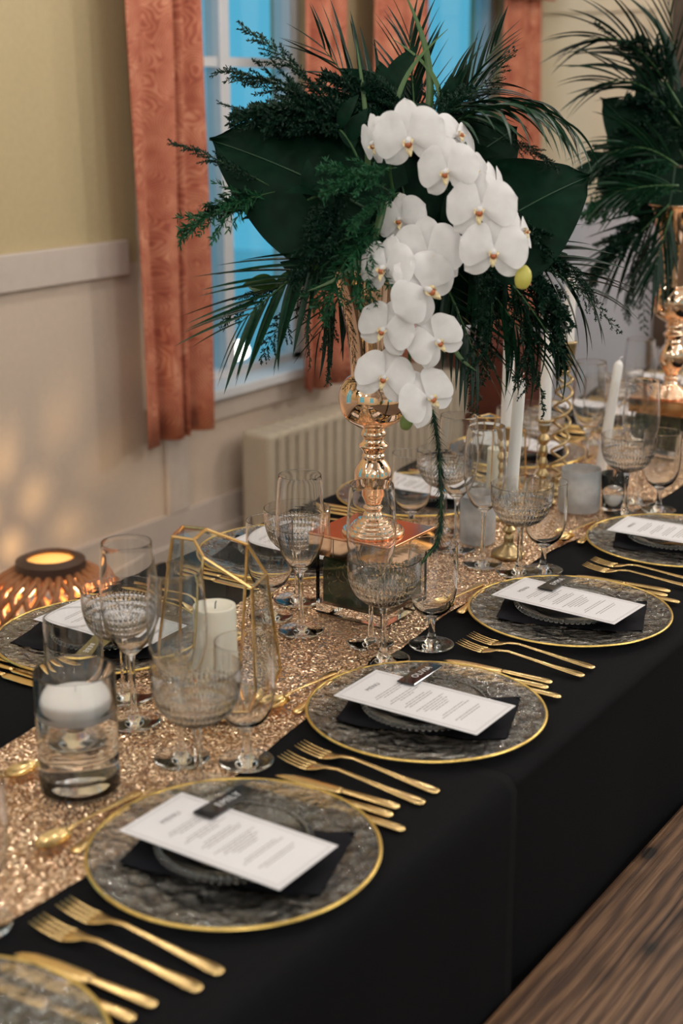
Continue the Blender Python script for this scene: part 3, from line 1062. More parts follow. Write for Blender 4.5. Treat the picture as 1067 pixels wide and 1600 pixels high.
for key, (sx, sy, near, ph) in SET.items():
    rz = PI / 2 if near else -PI / 2
    def wp(lx, ly, z):
        c_, s_ = math.cos(rz), math.sin(rz)
        return (sx + lx * c_ - ly * s_, sy + lx * s_ + ly * c_, z)
    far = key in ('E1', 'F1', 'D1')
    place(PCH, used, (sx, sy, CZ0), rz + rnd.uniform(-2, 2), 'gold-rimmed clear glass charger plate ' + ph, 'glass charger plates')
    if key not in ('Z', 'Z1'):
        tilt = rnd.uniform(-0.03, 0.03)
        place(PN, used, wp(0.004, -0.004, CZ0), rz + 0.33 + tilt, 'folded black napkin ' + ph, 'black napkins')
        place(PB, used, wp(0.0, 0.0, CZ0 + 0.0084), rz, 'beaded clear glass side plate ' + ph, 'beaded glass side plates')
        mz = CZ0 + 0.0272
        tl = {'A': 0.0, 'B': 0.0, 'C': -0.06}.get(key, 0.03)
        mo = {'A': (-0.012, 0.0), 'B': (-0.013, -0.004), 'C': (-0.004, 0.002), 'A1': (-0.012, 0.008), 'B1': (-0.006, 0.02)}.get(key, (-0.01, 0.0))
        place(PM, used, wp(mo[0], mo[1], mz), rz + tl, 'white printed menu card ' + ph, 'menu cards')
        if key in TAGS:
            body, mt, ink = TAGS[key]
            nt = name_tag(body, M[mt], M[ink])
            tp = {'A': (0.052, 0.052), 'B': (0.062, 0.046), 'C': (0.058, 0.052), 'A1': (0.085, 0.062)}[key]
            nt.location = wp(tp[0], tp[1], mz + 0.0012)
            nt.rotation_euler = (0, 0.04, rz + {'A': 0.0, 'B': 0.05, 'C': 0.0, 'A1': 0.25}[key])
            nt['label'] = ('olive' if mt == 'olive' else 'glossy black') + ' name tag with white letters ' + ph
            nt['group'] = 'name tags'
    j = lambda a=0.012: rnd.uniform(-a, a)
    if key != 'Z1':
        place(PF, used, wp(-0.186, -0.022, CZ0), rz + j(0.03), 'longer gold fork nearest the plate ' + ph, 'gold table forks')
        place(PF, used, wp(-0.222, -0.022, CZ0), rz + j(0.03), 'outer gold fork ' + ph, 'gold table forks')
    if key != 'Z':
        place(PK2, used, wp(0.190, -0.012, CZ0), rz + 0.05 + j(), 'outermost gold butter knife ' + ph, 'gold butter knives')
        place(PK2, used, wp(0.168, -0.016, CZ0), rz + 0.05 + j(), 'middle gold butter knife ' + ph, 'gold butter knives')
        place(PK, used, wp(0.148, -0.022, CZ0), rz + 0.045 + j(), 'longest gold knife beside the plate rim ' + ph, 'gold table knives')
    if key not in ('E1', 'F1'):
        dz = RZ if near else RZ
        place(PS, used, wp(*((-0.038, 0.184) if key != 'Z1' else (-0.005, 0.238)), dz), rz + PI / 2 + j(0.03) + 0.02, 'gold dessert spoon ' + ph, 'gold dessert spoons')
        place(PDF, used, wp(-0.018, 0.160, dz - 0.0015), rz - PI / 2 + j(0.02) + 0.10, 'gold dessert fork ' + ph, 'gold dessert forks')
# extra knives of the cut-off setting on the bench side, whose plate shows in the corner
for (x, y, lab, P_) in ((-0.875, 0.857, 'outermost gold butter knife by the corner plate', PK2), (-0.878, 0.830, 'middle gold butter knife by the corner plate', PK2), (-0.88, 0.803, 'longest gold knife by the corner plate', PK)):
    place(P_, used, (x, y, CZ0 + 0.0), PI / 2 + 0.06, lab, 'gold knives by the corner plate')

GL = [  # kind, x, y, label place
    ('w', -1.104, 1.277, 'between the pillar candle and the front place setting'), ('c', -1.032, 1.225, 'just behind the frontmost whole plate'), ('g', -1.029, 1.317, 'by the forks before the geometric lantern'),
    ('w', -1.116, 1.749, 'directly in front of the gold vase'), ('c', -1.065, 1.705, 'in front of the glass cube at the gold vase'), ('g', -1.037, 1.802, 'catching the trailing fern end beside the glass cube'),
    ('w', -1.157, 2.190, 'before the white taper candle'), ('c', -1.080, 2.186, 'in front of the low brass candlestick'), ('g', -1.052, 2.226, 'at the runner edge by the brass candlesticks'),
    ('w', -1.085, 2.735, 'in front of the far gold vase'), ('c', -1.071, 2.641, 'beside the clear votive holder'), ('g', -1.024, 2.706, 'at the farthest bench-side setting'),
    ('w', -1.230, 1.327, 'between the floating candle and geometric lantern'), ('c', -1.298, 1.384, 'behind the floating candle before the menu'), ('g', -1.268, 1.258, 'right behind the floating candle cylinder'),
    ('w', -1.238, 1.733, 'left of the glass cube under the vase'), ('c', -1.325, 1.846, 'half hidden behind the wine glass by the cube'), ('g', -1.316, 1.757, 'between the geometric lantern and the glass cube'),
    ('w', -1.240, 2.239, 'behind the trailing fern strand'), ('c', -1.318, 2.330, 'on the window side behind the fern strand'), ('g', -1.352, 2.262, 'on the window side just past the gold vase'),
    ('w', -1.262, 2.870, 'behind the leaning taper candle'), ('c', -1.345, 2.800, 'on the window side behind the spiral candlestick'), ('g', -1.375, 2.730, 'on the window side behind the brass candlesticks'),
    ('w', -1.285, 3.210, 'on the window side by the far glass cube'), ('c', -1.36, 3.28, 'on the window side beyond the spiral candlestick'), ('g', -1.37, 3.17, 'on the window side before the far vase'),
    ('w', -1.285, 3.66, 'at the last window-side setting'), ('c', -1.36, 3.75, 'at the far end of the window side'), ('g', -1.37, 3.63, 'behind the far glass cube'),
    ('g', -1.030, 0.862, 'cut off at the frame edge over the runner'),
]
for kind, x, y, ph in GL:
    P_, nm, gp = {'w': (PW, 'tall clear wine glass ', 'tall wine glasses'), 'g': (PG, 'short-stemmed clear water goblet ', 'water goblets'), 'c': (PC, 'cut crystal coupe glass ', 'cut crystal coupes')}[kind]
    on_r = interp(RL, y) - 0.03 < x < interp(RR, y) + 0.03
    place(P_, used, (x, y, RZ if on_r else CZ0), rnd.uniform(0, 6), nm + ph, gp)

# ------------------------------------------------------------------ candles and candle holders on the runner
def candle_cylinder(x, y):
    t = thing('floating_candle_vase', 'clear glass cylinder of water with a floating candle on the runner', 'candle vase', (x, y, RZ))
    obj('cylinder', lathe_mesh('cylinder', [(0, 0), (0.046, 0)] + cr([(0.046, 0), (0.0495, 0.002), (0.0500, 0.01)], 3) + [(0.0500, 0.08), (0.0500, 0.1530), (0.0499, 0.1537), (0.0493, 0.1545), (0.0478, 0.1545), (0.0471, 0.1537), (0.0470, 0.1530), (0.0470, 0.08), (0.0470, 0.026), (0.0468, 0.0235), (0.046, 0.0215), (0.044, 0.0205), (0.042, 0.0200), (0, 0.0195)], 64), M['glass'], t)
    obj('water', lathe_mesh('water', [(0, 0.0185), (0.043, 0.0190), (0.0462, 0.0205), (0.0473, 0.0225), (0.0474, 0.026), (0.0474, 0.1045), (0.0474, 0.1056), (0.0470, 0.106), (0.046, 0.106), (0.0, 0.106)], 64), M['water'], t)
    c_ = obj('floating_candle', lathe_mesh('floating_candle', cr([(0, 0.093), (0.034, 0.094), (0.0405, 0.100), (0.0445, 0.113), (0.0445, 0.1185), (0.040, 0.121), (0.02, 0.1222), (0, 0.1224)], 4), 48), M['wax'], t)
    obj('wick', mesh('wick', *tube([(0, 0, 0.122), (0.001, 0, 0.132), (0.003, 0, 0.137)], 0.0008, 6)), M['wax'], c_)
    return t
candle_cylinder(-1.161, 1.150)

def bar(p, q, r=0.0026):
    return tube([p, q], r, 4)

def terrarium(x, y, z, rot, scale, label, candle_label):
    t = thing('geometric_lantern', label, 'lantern', (x, y, z), rot, 'gold geometric lanterns')
    t.scale = (scale,) * 3
    def P(ang, r_, zz):
        return Vector((r_ * math.cos(math.radians(ang)), r_ * math.sin(math.radians(ang)), zz))
    base = [P(45 + 60 * k, 0.072, 0.003) for k in range(6)]
    belly = [P(45 + 60 * k, 0.090, 0.046) for k in range(6)]
    up = {0: P(45, 0.072, 0.188), 1: P(85, 0.068, 0.218), 2: P(165, 0.072, 0.244), 3: P(225, 0.055, 0.250), 4: P(285, 0.034, 0.228), 5: P(345, 0.084, 0.195)}
    c_, d_ = P(240, 0.028, 0.246), P(150, 0.026, 0.250)
    edges = []
    for k in range(6):
        edges += [(base[k], base[(k + 1) % 6]), (base[k], belly[k]), (belly[k], up[k])]
    edges += [(up[3], up[2]), (up[3], c_), (up[2], d_), (c_, d_), (d_, up[1]), (up[1], up[0]), (up[0], up[5]), (up[5], up[4]), (up[4], c_)]
    for (a, b_) in edges:
        obj('frame_bar', mesh('frame_bar', *tube([a, b_], 0.0024, 6), False), M['brass_bright'], t)
    faces = []
    for k in range(6):
        k2 = (k + 1) % 6
        faces.append([base[k], base[k2], belly[k2], belly[k]])
        if (k, k2) != (4, 5):
            faces.append([belly[k], belly[k2], up[k2], up[k]])
    faces += [[up[3], c_, d_, up[2]], [up[3], up[4], c_], [up[2], d_, up[1]]]
    for f in faces:
        n_ = (f[1] - f[0]).cross(f[2] - f[0]).normalized() * 0.0008
        k = len(f)
        V = [p + n_ for p in f] + [p - n_ for p in f]
        F = [tuple(range(k)), tuple(reversed(range(k, 2 * k)))] + [(i, k + i, k + (i + 1) % k, (i + 1) % k) for i in range(k)]
        obj('glass_pane', mesh('glass_pane', V, F, False), M['pane'], t)
    fl = [p + Vector((0, 0, -0.001)) for p in base]
    V = fl + [p + Vector((0, 0, 0.002)) for p in fl]
    obj('base_plate', mesh('base_plate', V, [tuple(reversed(range(6))), tuple(range(6, 12))] + [(i, (i + 1) % 6, 6 + (i + 1) % 6, 6 + i) for i in range(6)], False), M['mirror_gold'], t)
    pc = thing('pillar_candle', candle_label, 'candle', (x, y, z + 0.005))
    pc.scale = (scale,) * 3
    obj('wax', lathe_mesh('wax', [(0, 0), (0.0285, 0)] + cr([(0.0288, 0.001), (0.0290, 0.07), (0.0288, 0.136), (0.0275, 0.1405), (0.024, 0.142)], 4) + cr([(0.022, 0.1405), (0.012, 0.138), (0, 0.1375)], 3), 40), M['ivory_wax'], pc)
    obj('wick', mesh('wick', *tube([(0, 0, 0.137), (0.0005, 0, 0.145), (0.002, 0, 0.149)], 0.0008, 6)), M['wick'], pc)
    return t
M['brass_bright'] = plain('bright_brass', (0.74, 0.48, 0.20), 0.22, 1.0, 120, 0.12)
terrarium(-1.172, 1.437, RZ, 0.0, 1.0, 'gold-framed geometric glass lantern standing open on the runner', 'ivory pillar candle inside the near geometric lantern')
terrarium(-1.345, 2.60, RZ, 1.1, 0.72, 'smaller gold-framed geometric lantern behind the brass candlesticks', 'ivory pillar candle inside the smaller far lantern')

def taper(name, label, loc, length, r0, r1, tilt=(0, 0, 0)):
    o = obj(name, lathe_mesh('candle_wax', [(0, 0), (r0, 0), (r0, 0.002)] + [(r0 + (r1 - r0) * k / 5, 0.002 + (length - 0.012) * k / 5) for k in range(1, 6)] + [(r1 * 0.7, length - 0.004), (r1 * 0.25, length), (0, length + 0.0005)], 24), M['wax'], None, loc, tilt)
    tag(o, label, 'candle', 'white taper candles')
    obj('wick', mesh('wick', *tube([(0, 0, length - 0.001), (0.001, 0, length + 0.006), (0.006, 0, length + 0.009)], 0.0011, 6)), M['wax'], o)
    return o

def turned_stick(x, y, z, h, label, base_r=0.036, k=1.0):
    t = thing('brass_candlestick', label, 'candlestick', (x, y, z), 0, 'brass candlesticks')
    obj('base', lathe_mesh('base', [(0, 0), (base_r, 0), (base_r, 0.004)] + cr([(base_r * 0.95, 0.007), (base_r * 0.7, 0.012), (base_r * 0.35, 0.02), (0.009, 0.026)], 4), 40), M['brass'], t)
    pr = []
    n_ = max(3, int((h - 0.05) / 0.022))
    for i in range(n_):
        z0 = 0.026 + (h - 0.055) * i / n_
        dz = (h - 0.055) / n_
        big = 0.0125 if i % 3 == 1 else 0.0095
        pr += [(0.0065, z0), (big * k, z0 + dz * 0.35), (big * k, z0 + dz * 0.55), (0.0068, z0 + dz * 0.92)]
    obj('shaft', lathe_mesh('shaft', cr([(0.009, 0.026)] + pr[1:] + [(0.006, h - 0.029)], 3), 24), M['brass'], t)
    obj('cup', lathe_mesh('cup', cr([(0.006, h - 0.029), (0.011, h - 0.024), (0.0125, h - 0.008), (0.0125, h - 0.004)], 3) + [(0.019, h - 0.002), (0.019, h), (0.0118, h), (0.0112, h - 0.012), (0, h - 0.012)], 28), M['brass'], t)
    return t
# low stick with the tall candle
turned_stick(-1.141, 2.262, RZ, 0.103, 'low brass candlestick behind the coupe at the runner edge', 0.032)
taper('taper_candle', 'slightly leaning white taper candle in the low brass candlestick', (-1.141, 2.262, RZ + 0.092), 0.242, 0.0122, 0.0105, (0.0, 0.045, PHI))
turned_stick(-1.244, 2.610, RZ, 0.180, 'turned brass candlestick beside the spiral one')
taper('taper_candle', 'white taper candle in the turned brass candlestick under the ferns', (-1.244, 2.610, RZ + 0.169), 0.19, 0.0125, 0.011)
turned_stick(-1.262, 2.475, RZ, 0.190, 'brass candlestick half hidden behind the leaning candle')
taper('taper_candle', 'white taper candle behind the leaning one, partly under the ferns', (-1.262, 2.475, RZ + 0.179), 0.20, 0.0122, 0.011)
# leaning candle in a low dish
dsh = thing('candle_dish', 'low brass dish under the leaning white candle', 'candle holder', (-1.217, 2.841, RZ))
obj('dish', lathe_mesh('dish', [(0, 0), (0.03, 0), (0.034, 0.004), (0.033, 0.006), (0.028, 0.003), (0.016, 0.003), (0.016, 0.014), (0.0135, 0.014), (0.0135, 0.006), (0, 0.006)], 32), M['brass'], dsh)
taper('taper_candle', 'white taper candle leaning steeply by the far wine glasses', (-1.2165, 2.842, RZ + 0.009), 0.262, 0.0130, 0.0098, (0, 0.115, PHI))
# open spiral candlestick
sp = thing('spiral_candlestick', 'tall open-twist spiral brass candlestick on the runner', 'candlestick', (-1.250, 2.694, RZ))
sp.rotation_euler = (0, 0.03, PHI)
obj('base', lathe_mesh('base', [(0, 0), (0.038, 0), (0.038, 0.004)] + cr([(0.034, 0.008), (0.02, 0.014), (0.011, 0.024), (0.011, 0.034)], 4) + [(0, 0.034)], 36), M['brass'], sp)
for s_ in range(2):
    pts = []
    for i in range(121):
        k = i / 120
        a = k * 2 * PI * 3.6 + PI * s_
        rr = 0.0140 * min(1, k / 0.05, (1 - k) / 0.05) + 0.003
        pts.append((rr * math.cos(a), rr * math.sin(a), 0.03 + 0.232 * k))
    obj('twist_rod', mesh('twist_rod', *tube(pts, 0.0032, 8)), M['brass'], sp)
obj('cup', lathe_mesh('cup', [(0, 0.258)] + cr([(0.006, 0.258), (0.011, 0.266), (0.010, 0.272), (0.016, 0.282), (0.0175, 0.300), (0.0195, 0.326)], 4) + [(0.020, 0.330), (0.0125, 0.330), (0.0125, 0.312), (0, 0.312)], 32), M['brass'], sp)
taper('taper_candle', 'white taper candle on the spiral candlestick hidden among ferns', (-1.2405, 2.7005, RZ + 0.312), 0.16, 0.012, 0.011)

def frosted(x, y, r_, h, label):
    t = thing('frosted_votive', label, 'candle holder', (x, y, RZ), 0, 'frosted candle tumblers')
    obj('tumbler', lathe_mesh('tumbler', [(0, 0), (r_ * 0.94, 0), (r_, 0.003), (r_, h * 0.5), (r_, h), (r_ - 0.003, h), (r_ - 0.003, h * 0.5), (r_ - 0.003, 0.008), (0, 0.007)], 48), M['frost'], t)
    c_ = obj('tea_light', lathe_mesh('tea_light', [(0, 0.0085), (0.019, 0.0085), (0.019, 0.025), (0.017, 0.026), (0, 0.0255)], 24, smooth=False), M['wax'], t)
    obj('wick', mesh('wick', *tube([(0, 0, 0.025), (0, 0, 0.033)], 0.0008, 6)), M['wick'], c_)
    return t
frosted(-1.229, 2.303, 0.0345, 0.092, 'frosted glass tumbler behind the near wine glasses and low candlestick')
frosted(-1.157, 2.611, 0.0405, 0.088, 'wider frosted glass tumbler beside the spiral candlestick')
vt = thing('clear_votive', 'small tapered glass votive with white wax by the coupe', 'candle holder', (-1.100, 2.648, RZ))
obj('cup', lathe_mesh('cup', [(0, 0), (0.021, 0), (0.0225, 0.002), (0.0245, 0.04), (0.028, 0.078), (0.0265, 0.078), (0.023, 0.04), (0.0208, 0.007), (0, 0.006)], 40), M['glass'], vt)
obj('wax_fill', lathe_mesh('wax_fill', [(0, 0.0065), (0.0203, 0.0075), (0.0215, 0.026), (0, 0.026)], 32), M['wax'], vt)

# ------------------------------------------------------------------ centrepiece stands: glass cube, gold mirror box, gold vase
def stand(x, y, who):
    t = thing('glass_cube_vase', 'square glass vase packed with dark moss under the ' + who + ' gold vase', 'vase', (x, y, RZ), 0.0, 'moss-filled glass cubes')
    s, h, w = 0.066, 0.101, 0.005
    outer, inner = boxvf(-s, s, -s, s, 0, h), boxvf(-s + w, s - w, -s + w, s - w, 0.016, h)
    V = outer[0] + inner[0]
    F = [(0, 3, 2, 1), (0, 1, 5, 4), (1, 2, 6, 5), (2, 3, 7, 6), (3, 0, 4, 7)]
    F += [tuple(reversed([i + 8 for i in q])) for q in ((0, 3, 2, 1), (0, 1, 5, 4), (1, 2, 6, 5), (2, 3, 7, 6), (3, 0, 4, 7))]
    F += [(4, 5, 13, 12), (5, 6, 14, 13), (6, 7, 15, 14), (7, 4, 12, 15)]
    obj('glass_box', mesh('glass_box', V, F, False), M['glass'], t)
    rn_ = random.Random(int(y * 100))
    m = s - w - 0.003
    obj('moss', bevel_box('moss', -m, m, -m, m, 0.0175, h - 0.004, 0.004), M['moss'], t)
    cv = []
    for q in range(46):
        side = rn_.choice((0, 1, 2, 3))
        a0 = rn_.uniform(0, 6.28)
        cx_, cz_, rr_ = rn_.uniform(-m * 0.75, m * 0.75), rn_.uniform(0.03, h - 0.02), rn_.uniform(0.006, 0.018)
        pp = []
        for w_ in range(9):
            aa = a0 + w_ * 0.42
            e1, e2 = max(-m, min(m, cx_ + rr_ * math.cos(aa))), max(0.02, min(h - 0.008, cz_ + rr_ * math.sin(aa)))
            dep = m + 0.0002 - 0.0006 * (w_ % 3)
            pp.append([(e1, -dep, e2), (dep, e1, e2), (e1, dep, e2), (-dep, e1, e2)][side])
        cv.append(tube(pp, 0.0009, 5))
    o = obj('fern_curls', mesh('fern_curls', *join(*cv)), M['curl'], t)
    o['kind'] = 'stuff'
    g = thing('gold_mirror_box', 'shallow gold mirror box on the glass cube under the ' + who + ' vase', 'box', (x, y, RZ + h + 0.0005), 0.0, 'gold mirror boxes')
    a, b_, hh = 0.079, 0.070, 0.036
    obj('lid', bevel_box('lid', -a, a, -b_, b_, hh - 0.004, hh, 0.0008, 1), M['mirror_top'], g)
    for k, (x0, x1, y0, y1) in enumerate(((-a + 0.001, -0.03, -b_ + 0.001, -b_ + 0.005), (-0.0295, a - 0.001, -b_ + 0.001, -b_ + 0.005), (-a + 0.001, a - 0.001, b_ - 0.005, b_ - 0.001),
                                          (-a + 0.001, -a + 0.005, -b_ + 0.005, b_ - 0.005), (a - 0.005, a - 0.001, -b_ + 0.005, b_ - 0.005))):
        obj('mirror_panel', bevel_box('mirror_panel', x0, x1, y0, y1, 0.0, hh - 0.0042, 0.0006, 1), M['mirror_gold'], g)
    z0 = RZ + h + 0.0005 + hh
    v = thing('gold_vase', 'polished rose gold trumpet vase of the ' + who + ' bouquet', 'vase', (x + 0.010, y - 0.012, z0), 0.0, 'tall gold vases')
    foot = [(0, 0), (0.050, 0), (0.0515, 0.003), (0.049, 0.007), (0.044, 0.008), (0.043, 0.012), (0.038, 0.0135), (0.036, 0.0175), (0.030, 0.019), (0.027, 0.024), (0.019, 0.026), (0.017, 0.032)]
    obj('foot', lathe_mesh('foot', cr(foot[1:], 3), 48), M['rose'], v)
    obj('knop', lathe_mesh('knop', cr([(0.017, 0.032), (0.0135, 0.038), (0.0175, 0.044), (0.0135, 0.048), (0.018, 0.060), (0.027, 0.074), (0.0305, 0.090), (0.0295, 0.106), (0.022, 0.119), (0.018, 0.124)], 4), 48), M['rose'], v)
    obj('collar', lathe_mesh('collar', cr([(0.018, 0.124), (0.019, 0.130), (0.0165, 0.134), (0.0195, 0.139), (0.0235, 0.145), (0.0235, 0.148), (0.018, 0.153), (0.0165, 0.158), (0.020, 0.163), (0.020, 0.168), (0.0165, 0.173)], 3), 48), M['rose'], v)
    obj('globe', lathe_mesh('globe', cr([(0.0165, 0.173), (0.030, 0.180), (0.048, 0.194), (0.0555, 0.217), (0.0540, 0.237), (0.045, 0.253), (0.037, 0.259), (0.0365, 0.264)], 5), 64), M['rose'], v)
    obj('trumpet', lathe_mesh('trumpet', cr([(0.0365, 0.264), (0.039, 0.29), (0.046, 0.34), (0.058, 0.39), (0.074, 0.43), (0.086, 0.445)], 5) + cr([(0.084, 0.4465), (0.072, 0.432), (0.055, 0.39), (0.03, 0.32), (0, 0.30)], 4), 64), M['rose'], v)
    return (x, y, z0 + 0.53)
M['mirror_top'] = plain('copper_mirror_top', (0.72, 0.36, 0.20), 0.12, 1.0, 10, 0.1)
C1 = stand(-1.200, 1.882, 'near')
C2 = stand(-1.200, 3.180, 'far')

# ------------------------------------------------------------------ foliage prototypes
def monstera_mesh(seed, notches=True):
    rn_ = random.Random(seed)
    nt, nv = 40, 24
    V, F = [], []
    for i in range(nt + 1):
        t_ = i / nt
        w = 0.50 * math.sin(PI * min(1, (t_ * 0.93 + 0.07)) ** 0.78) ** 0.75 * (1 - 0.25 * t_)
        if t_ > 0.9:
            w *= max(0.0, (1 - t_) / 0.1) ** 0.7
        for j in range(nv + 1):
            v = j / nv * 2 - 1
            back = 0.16 * abs(v) ** 1.5 * (1 - t_)
            x = t_ - back + 0.06 * abs(v) * (1 - t_)
            y = v * w
            z = -0.10 * (2 * t_ - 0.7) ** 2 - 0.16 * v * v * w + 0.05 * abs(v) + 0.006 * math.sin(26 * (t_ - 0.35 * abs(v))) * min(1, abs(v) * 3)
            V.append((x, y, z))
    n_ = nv + 1
    cuts = [(rn_.uniform(0.2, 0.85), rn_.choice((-1, 1)), rn_.uniform(0.45, 0.7)) for _ in range(5)] if notches else []
    for i in range(nt):
        for j in range(nv):
            v = (j + 0.5) / nv * 2 - 1
            t_ = (i + 0.5) / nt
            if any(v * s_ > d_ and abs(t_ - 0.22 * (abs(v) - d_) - ct) < 0.018 for ct, s_, d_ in cuts):
                continue
            a = i * n_ + j
            F.append((a, a + n_, a + n_ + 1, a + 1))
    return mesh('leaf_blade', V, F)
MON = [monstera_mesh(1), monstera_mesh(2, False), monstera_mesh(5)]
MONV = []
for mm_ in MON[:1]:
    pts = [(t_, 0, -0.10 * (2 * t_ - 0.7) ** 2 + 0.006) for t_ in [k / 12 for k in range(13)]]
    parts = [tube(pts, [0.012 * (1 - 0.8 * k / 12) for k in range(13)], 6)]
    MONV.append(mesh('midrib', *join(*parts)))

def monstera(S, E, up, width, label, variant=0, roll=0.0):
    t = thing('monstera_leaf', label, 'leaf', S, 0, 'large dark leaves in the bouquets')
    Mx = frame_mat(Vector((0, 0, 0)), E - S, up, roll)
    ln = (E - S).length
    Sc = Matrix.Diagonal((ln, width, min(ln, width) * 1.0, 1))
    o = obj('leaf_blade', MON[variant], M['monstera'], t)
    o.matrix_local = Mx @ Sc
    o = obj('midrib', MONV[0], M['vein'], t)
    o.matrix_local = Mx @ Sc
    return t

def leaflet_mesh(droop, w=0.035):
    V, F = [], []
    n_ = 10
    for i in range(n_ + 1):
        t_ = i / n_
        ww = w * (math.sin(PI * (0.08 + 0.92 * t_) ** 0.7)) ** 0.8 if t_ < 1 else 0
        x = t_ * (1 - 0.18 * droop * t_)
        z = -droop * 0.55 * t_ ** 2.0
        V += [(x, -ww, z + ww * 0.5), (x, 0, z), (x, ww, z + ww * 0.5)]
    for i in range(n_):
        a = i * 3
        F += [(a, a + 3, a + 4, a + 1), (a + 1, a + 4, a + 5, a + 2)]
    return mesh('leaflet', V, F)
LEAF = {d: leaflet_mesh(d) for d in (0.15, 0.5, 1.0)}
LEAFD = {d: leaflet_mesh(d) for d in (0.15, 0.5, 1.0)}

def palm(S, E, droop, leaf_len, label, n_=14, spread=1.0, leaf_droop=0.5, dark=False, arch=0.0, seed=0, up=None):
    rn_ = random.Random(seed * 31 + 7)
    t = thing('palm_frond', label, 'palm frond', S, 0, 'palm fronds in the bouquets')
    d_ = E - S
    pts = [d_ * k + Vector((0, 0, arch * math.sin(PI * k) - droop * k * k + droop * k)) for k in [i / 16 for i in range(17)]]
    mt = M['palm_dark'] if dark else M['palm']
    obj('rachis', mesh('rachis', *tube(pts, [0.0028 * (1 - 0.75 * i / 16) for i in range(17)], 6)), M['stem'], t)
    ups = up or Vector((0, 0, 1))
    for i in range(n_):
        k = 0.12 + 0.86 * i / (n_ - 1)
        f = k * 16
        a = int(min(15, f))
        p = pts[a].lerp(pts[a + 1], f - a)
        tg = (pts[min(16, a + 1)] - pts[a]).normalized()
        sd = tg.cross(ups)
        if sd.length < 0.1:
            sd = tg.cross(Vector((1, 0, 0)))
        sd.normalize()
        for s_ in (-1, 1):
            ang = math.radians(58 - 34 * k + rn_.uniform(-7, 7)) * spread
            dr = tg * math.cos(ang) + sd * (s_ * math.sin(ang)) + Vector((0, 0, rn_.uniform(-0.08, 0.12)))
            ln = leaf_len * (0.55 + 0.65 * math.sin(PI * (0.2 + 0.7 * k))) * rn_.uniform(0.85, 1.1)
            src = LEAFD if dark else LEAF
            ld = min(src, key=lambda q: abs(q - (leaf_droop + rn_.uniform(-0.25, 0.25))))
            o = obj('leaflet', src[ld], mt, t)
            o.matrix_local = frame_mat(p, p + dr, Vector((0, 0, 1)), rn_.uniform(-0.5, 0.5)) @ Matrix.Scale(ln, 4)
    return t

def sprig_mesh(seed, dens=1.0, width=0.30, needle=0.030, droop=0.25, nw=0.0055, step=0.0135):
    rn_ = random.Random(seed)
    V, F = [], []
    def main(t_):
        return Vector((t_ * (1 - 0.1 * droop * t_), 0.03 * math.sin(4 * t_ + seed), -droop * t_ * t_))
    def quad(p, d_, ln, w):
        n_ = Vector((rn_.uniform(-1, 1), rn_.uniform(-1, 1), rn_.uniform(-1, 1)))
        s_ = d_.cross(n_)
        if s_.length < 1e-3:
            return
        s_ = s_.normalized() * w
        a = len(V)
        V.extend([p - s_ * 0.5, p + s_ * 0.5, p + d_ * ln * 0.6 + s_, p + d_ * ln, p + d_ * ln * 0.6 - s_])
        F.append((a, a + 1, a + 2, a + 3, a + 4))
    nb = int(26 * dens)
    for i in range(nb):
        t_ = 0.10 + 0.88 * i / (nb - 1)
        p0 = main(t_)
        tg = (main(min(1, t_ + 0.02)) - main(t_ - 0.02)).normalized()
        s_ = 1 if i % 2 else -1
        ln = width * (0.35 + 0.9 * math.sin(PI * min(1, 0.25 + t_ * 0.78))) * rn_.uniform(0.7, 1.15)
        dr = (tg * rn_.uniform(0.55, 0.9) + Vector((0, s_, 0)) * rn_.uniform(0.6, 1.0) + Vector((0, 0, rn_.uniform(-0.35, 0.35)))).normalized()
        ns = max(5, int(ln / step))
        for j in range(ns):
            k = (j + 1) / ns
            p = p0 + dr * (ln * k) + Vector((0, 0, -0.10 * droop * k * k))
            for q in range(3):
                nd = (dr * rn_.uniform(0.6, 1.1) + Vector((rn_.uniform(-1, 1), rn_.uniform(-1, 1), rn_.uniform(-1, 1))) * 0.75).normalized()
                quad(p, nd, needle * rn_.uniform(0.7, 1.2) * (1.15 - 0.5 * k), nw)
        a = len(V)
        u_ = Vector((0, 0, 0.0022))
        e_ = p0 + dr * ln
        V.extend([p0 - u_, p0 + u_, e_ + u_ * 0.4, e_ - u_ * 0.4])
        F.append((a, a + 1, a + 2, a + 3))
    st = [main(k / 14) for k in range(15)]
    return mesh('fern_foliage', V, F, False), mesh('fern_stem', *tube(st, [0.0055 * (1 - 0.75 * k / 14) for k in range(15)], 5))
SPR = [sprig_mesh(1, 1.2, 0.30, 0.045), sprig_mesh(2, 1.1, 0.22, 0.038, 0.10), sprig_mesh(3, 1.5, 0.40, 0.075, 0.30, 0.0095), sprig_mesh(4, 1.0, 0.13, 0.030, 0.15), sprig_mesh(6, 0.9, 0.42, 0.105, 0.25, 0.0085, 0.03)]
SPRD = [(a.copy(), b_) for a, b_ in SPR]

def fern(S, E, label, variant=0, dark=False, roll=0.0, group='fern sprigs in the bouquets'):
    t = thing('fern_sprig', label, 'fern', S, 0, group)
    fo, st = (SPRD if dark else SPR)[variant]
    Mx = frame_mat(Vector((0, 0, 0)), E - S, Vector((0, 0, 1)), roll) @ Matrix.Scale((E - S).length, 4)
    o = obj('foliage', fo, M['fern_dark'] if dark else M['fern'], t)
    o['kind'] = 'stuff'
    o.matrix_local = Mx
    o = obj('stem', st, M['stem'], t)
    o.matrix_local = Mx
    return t

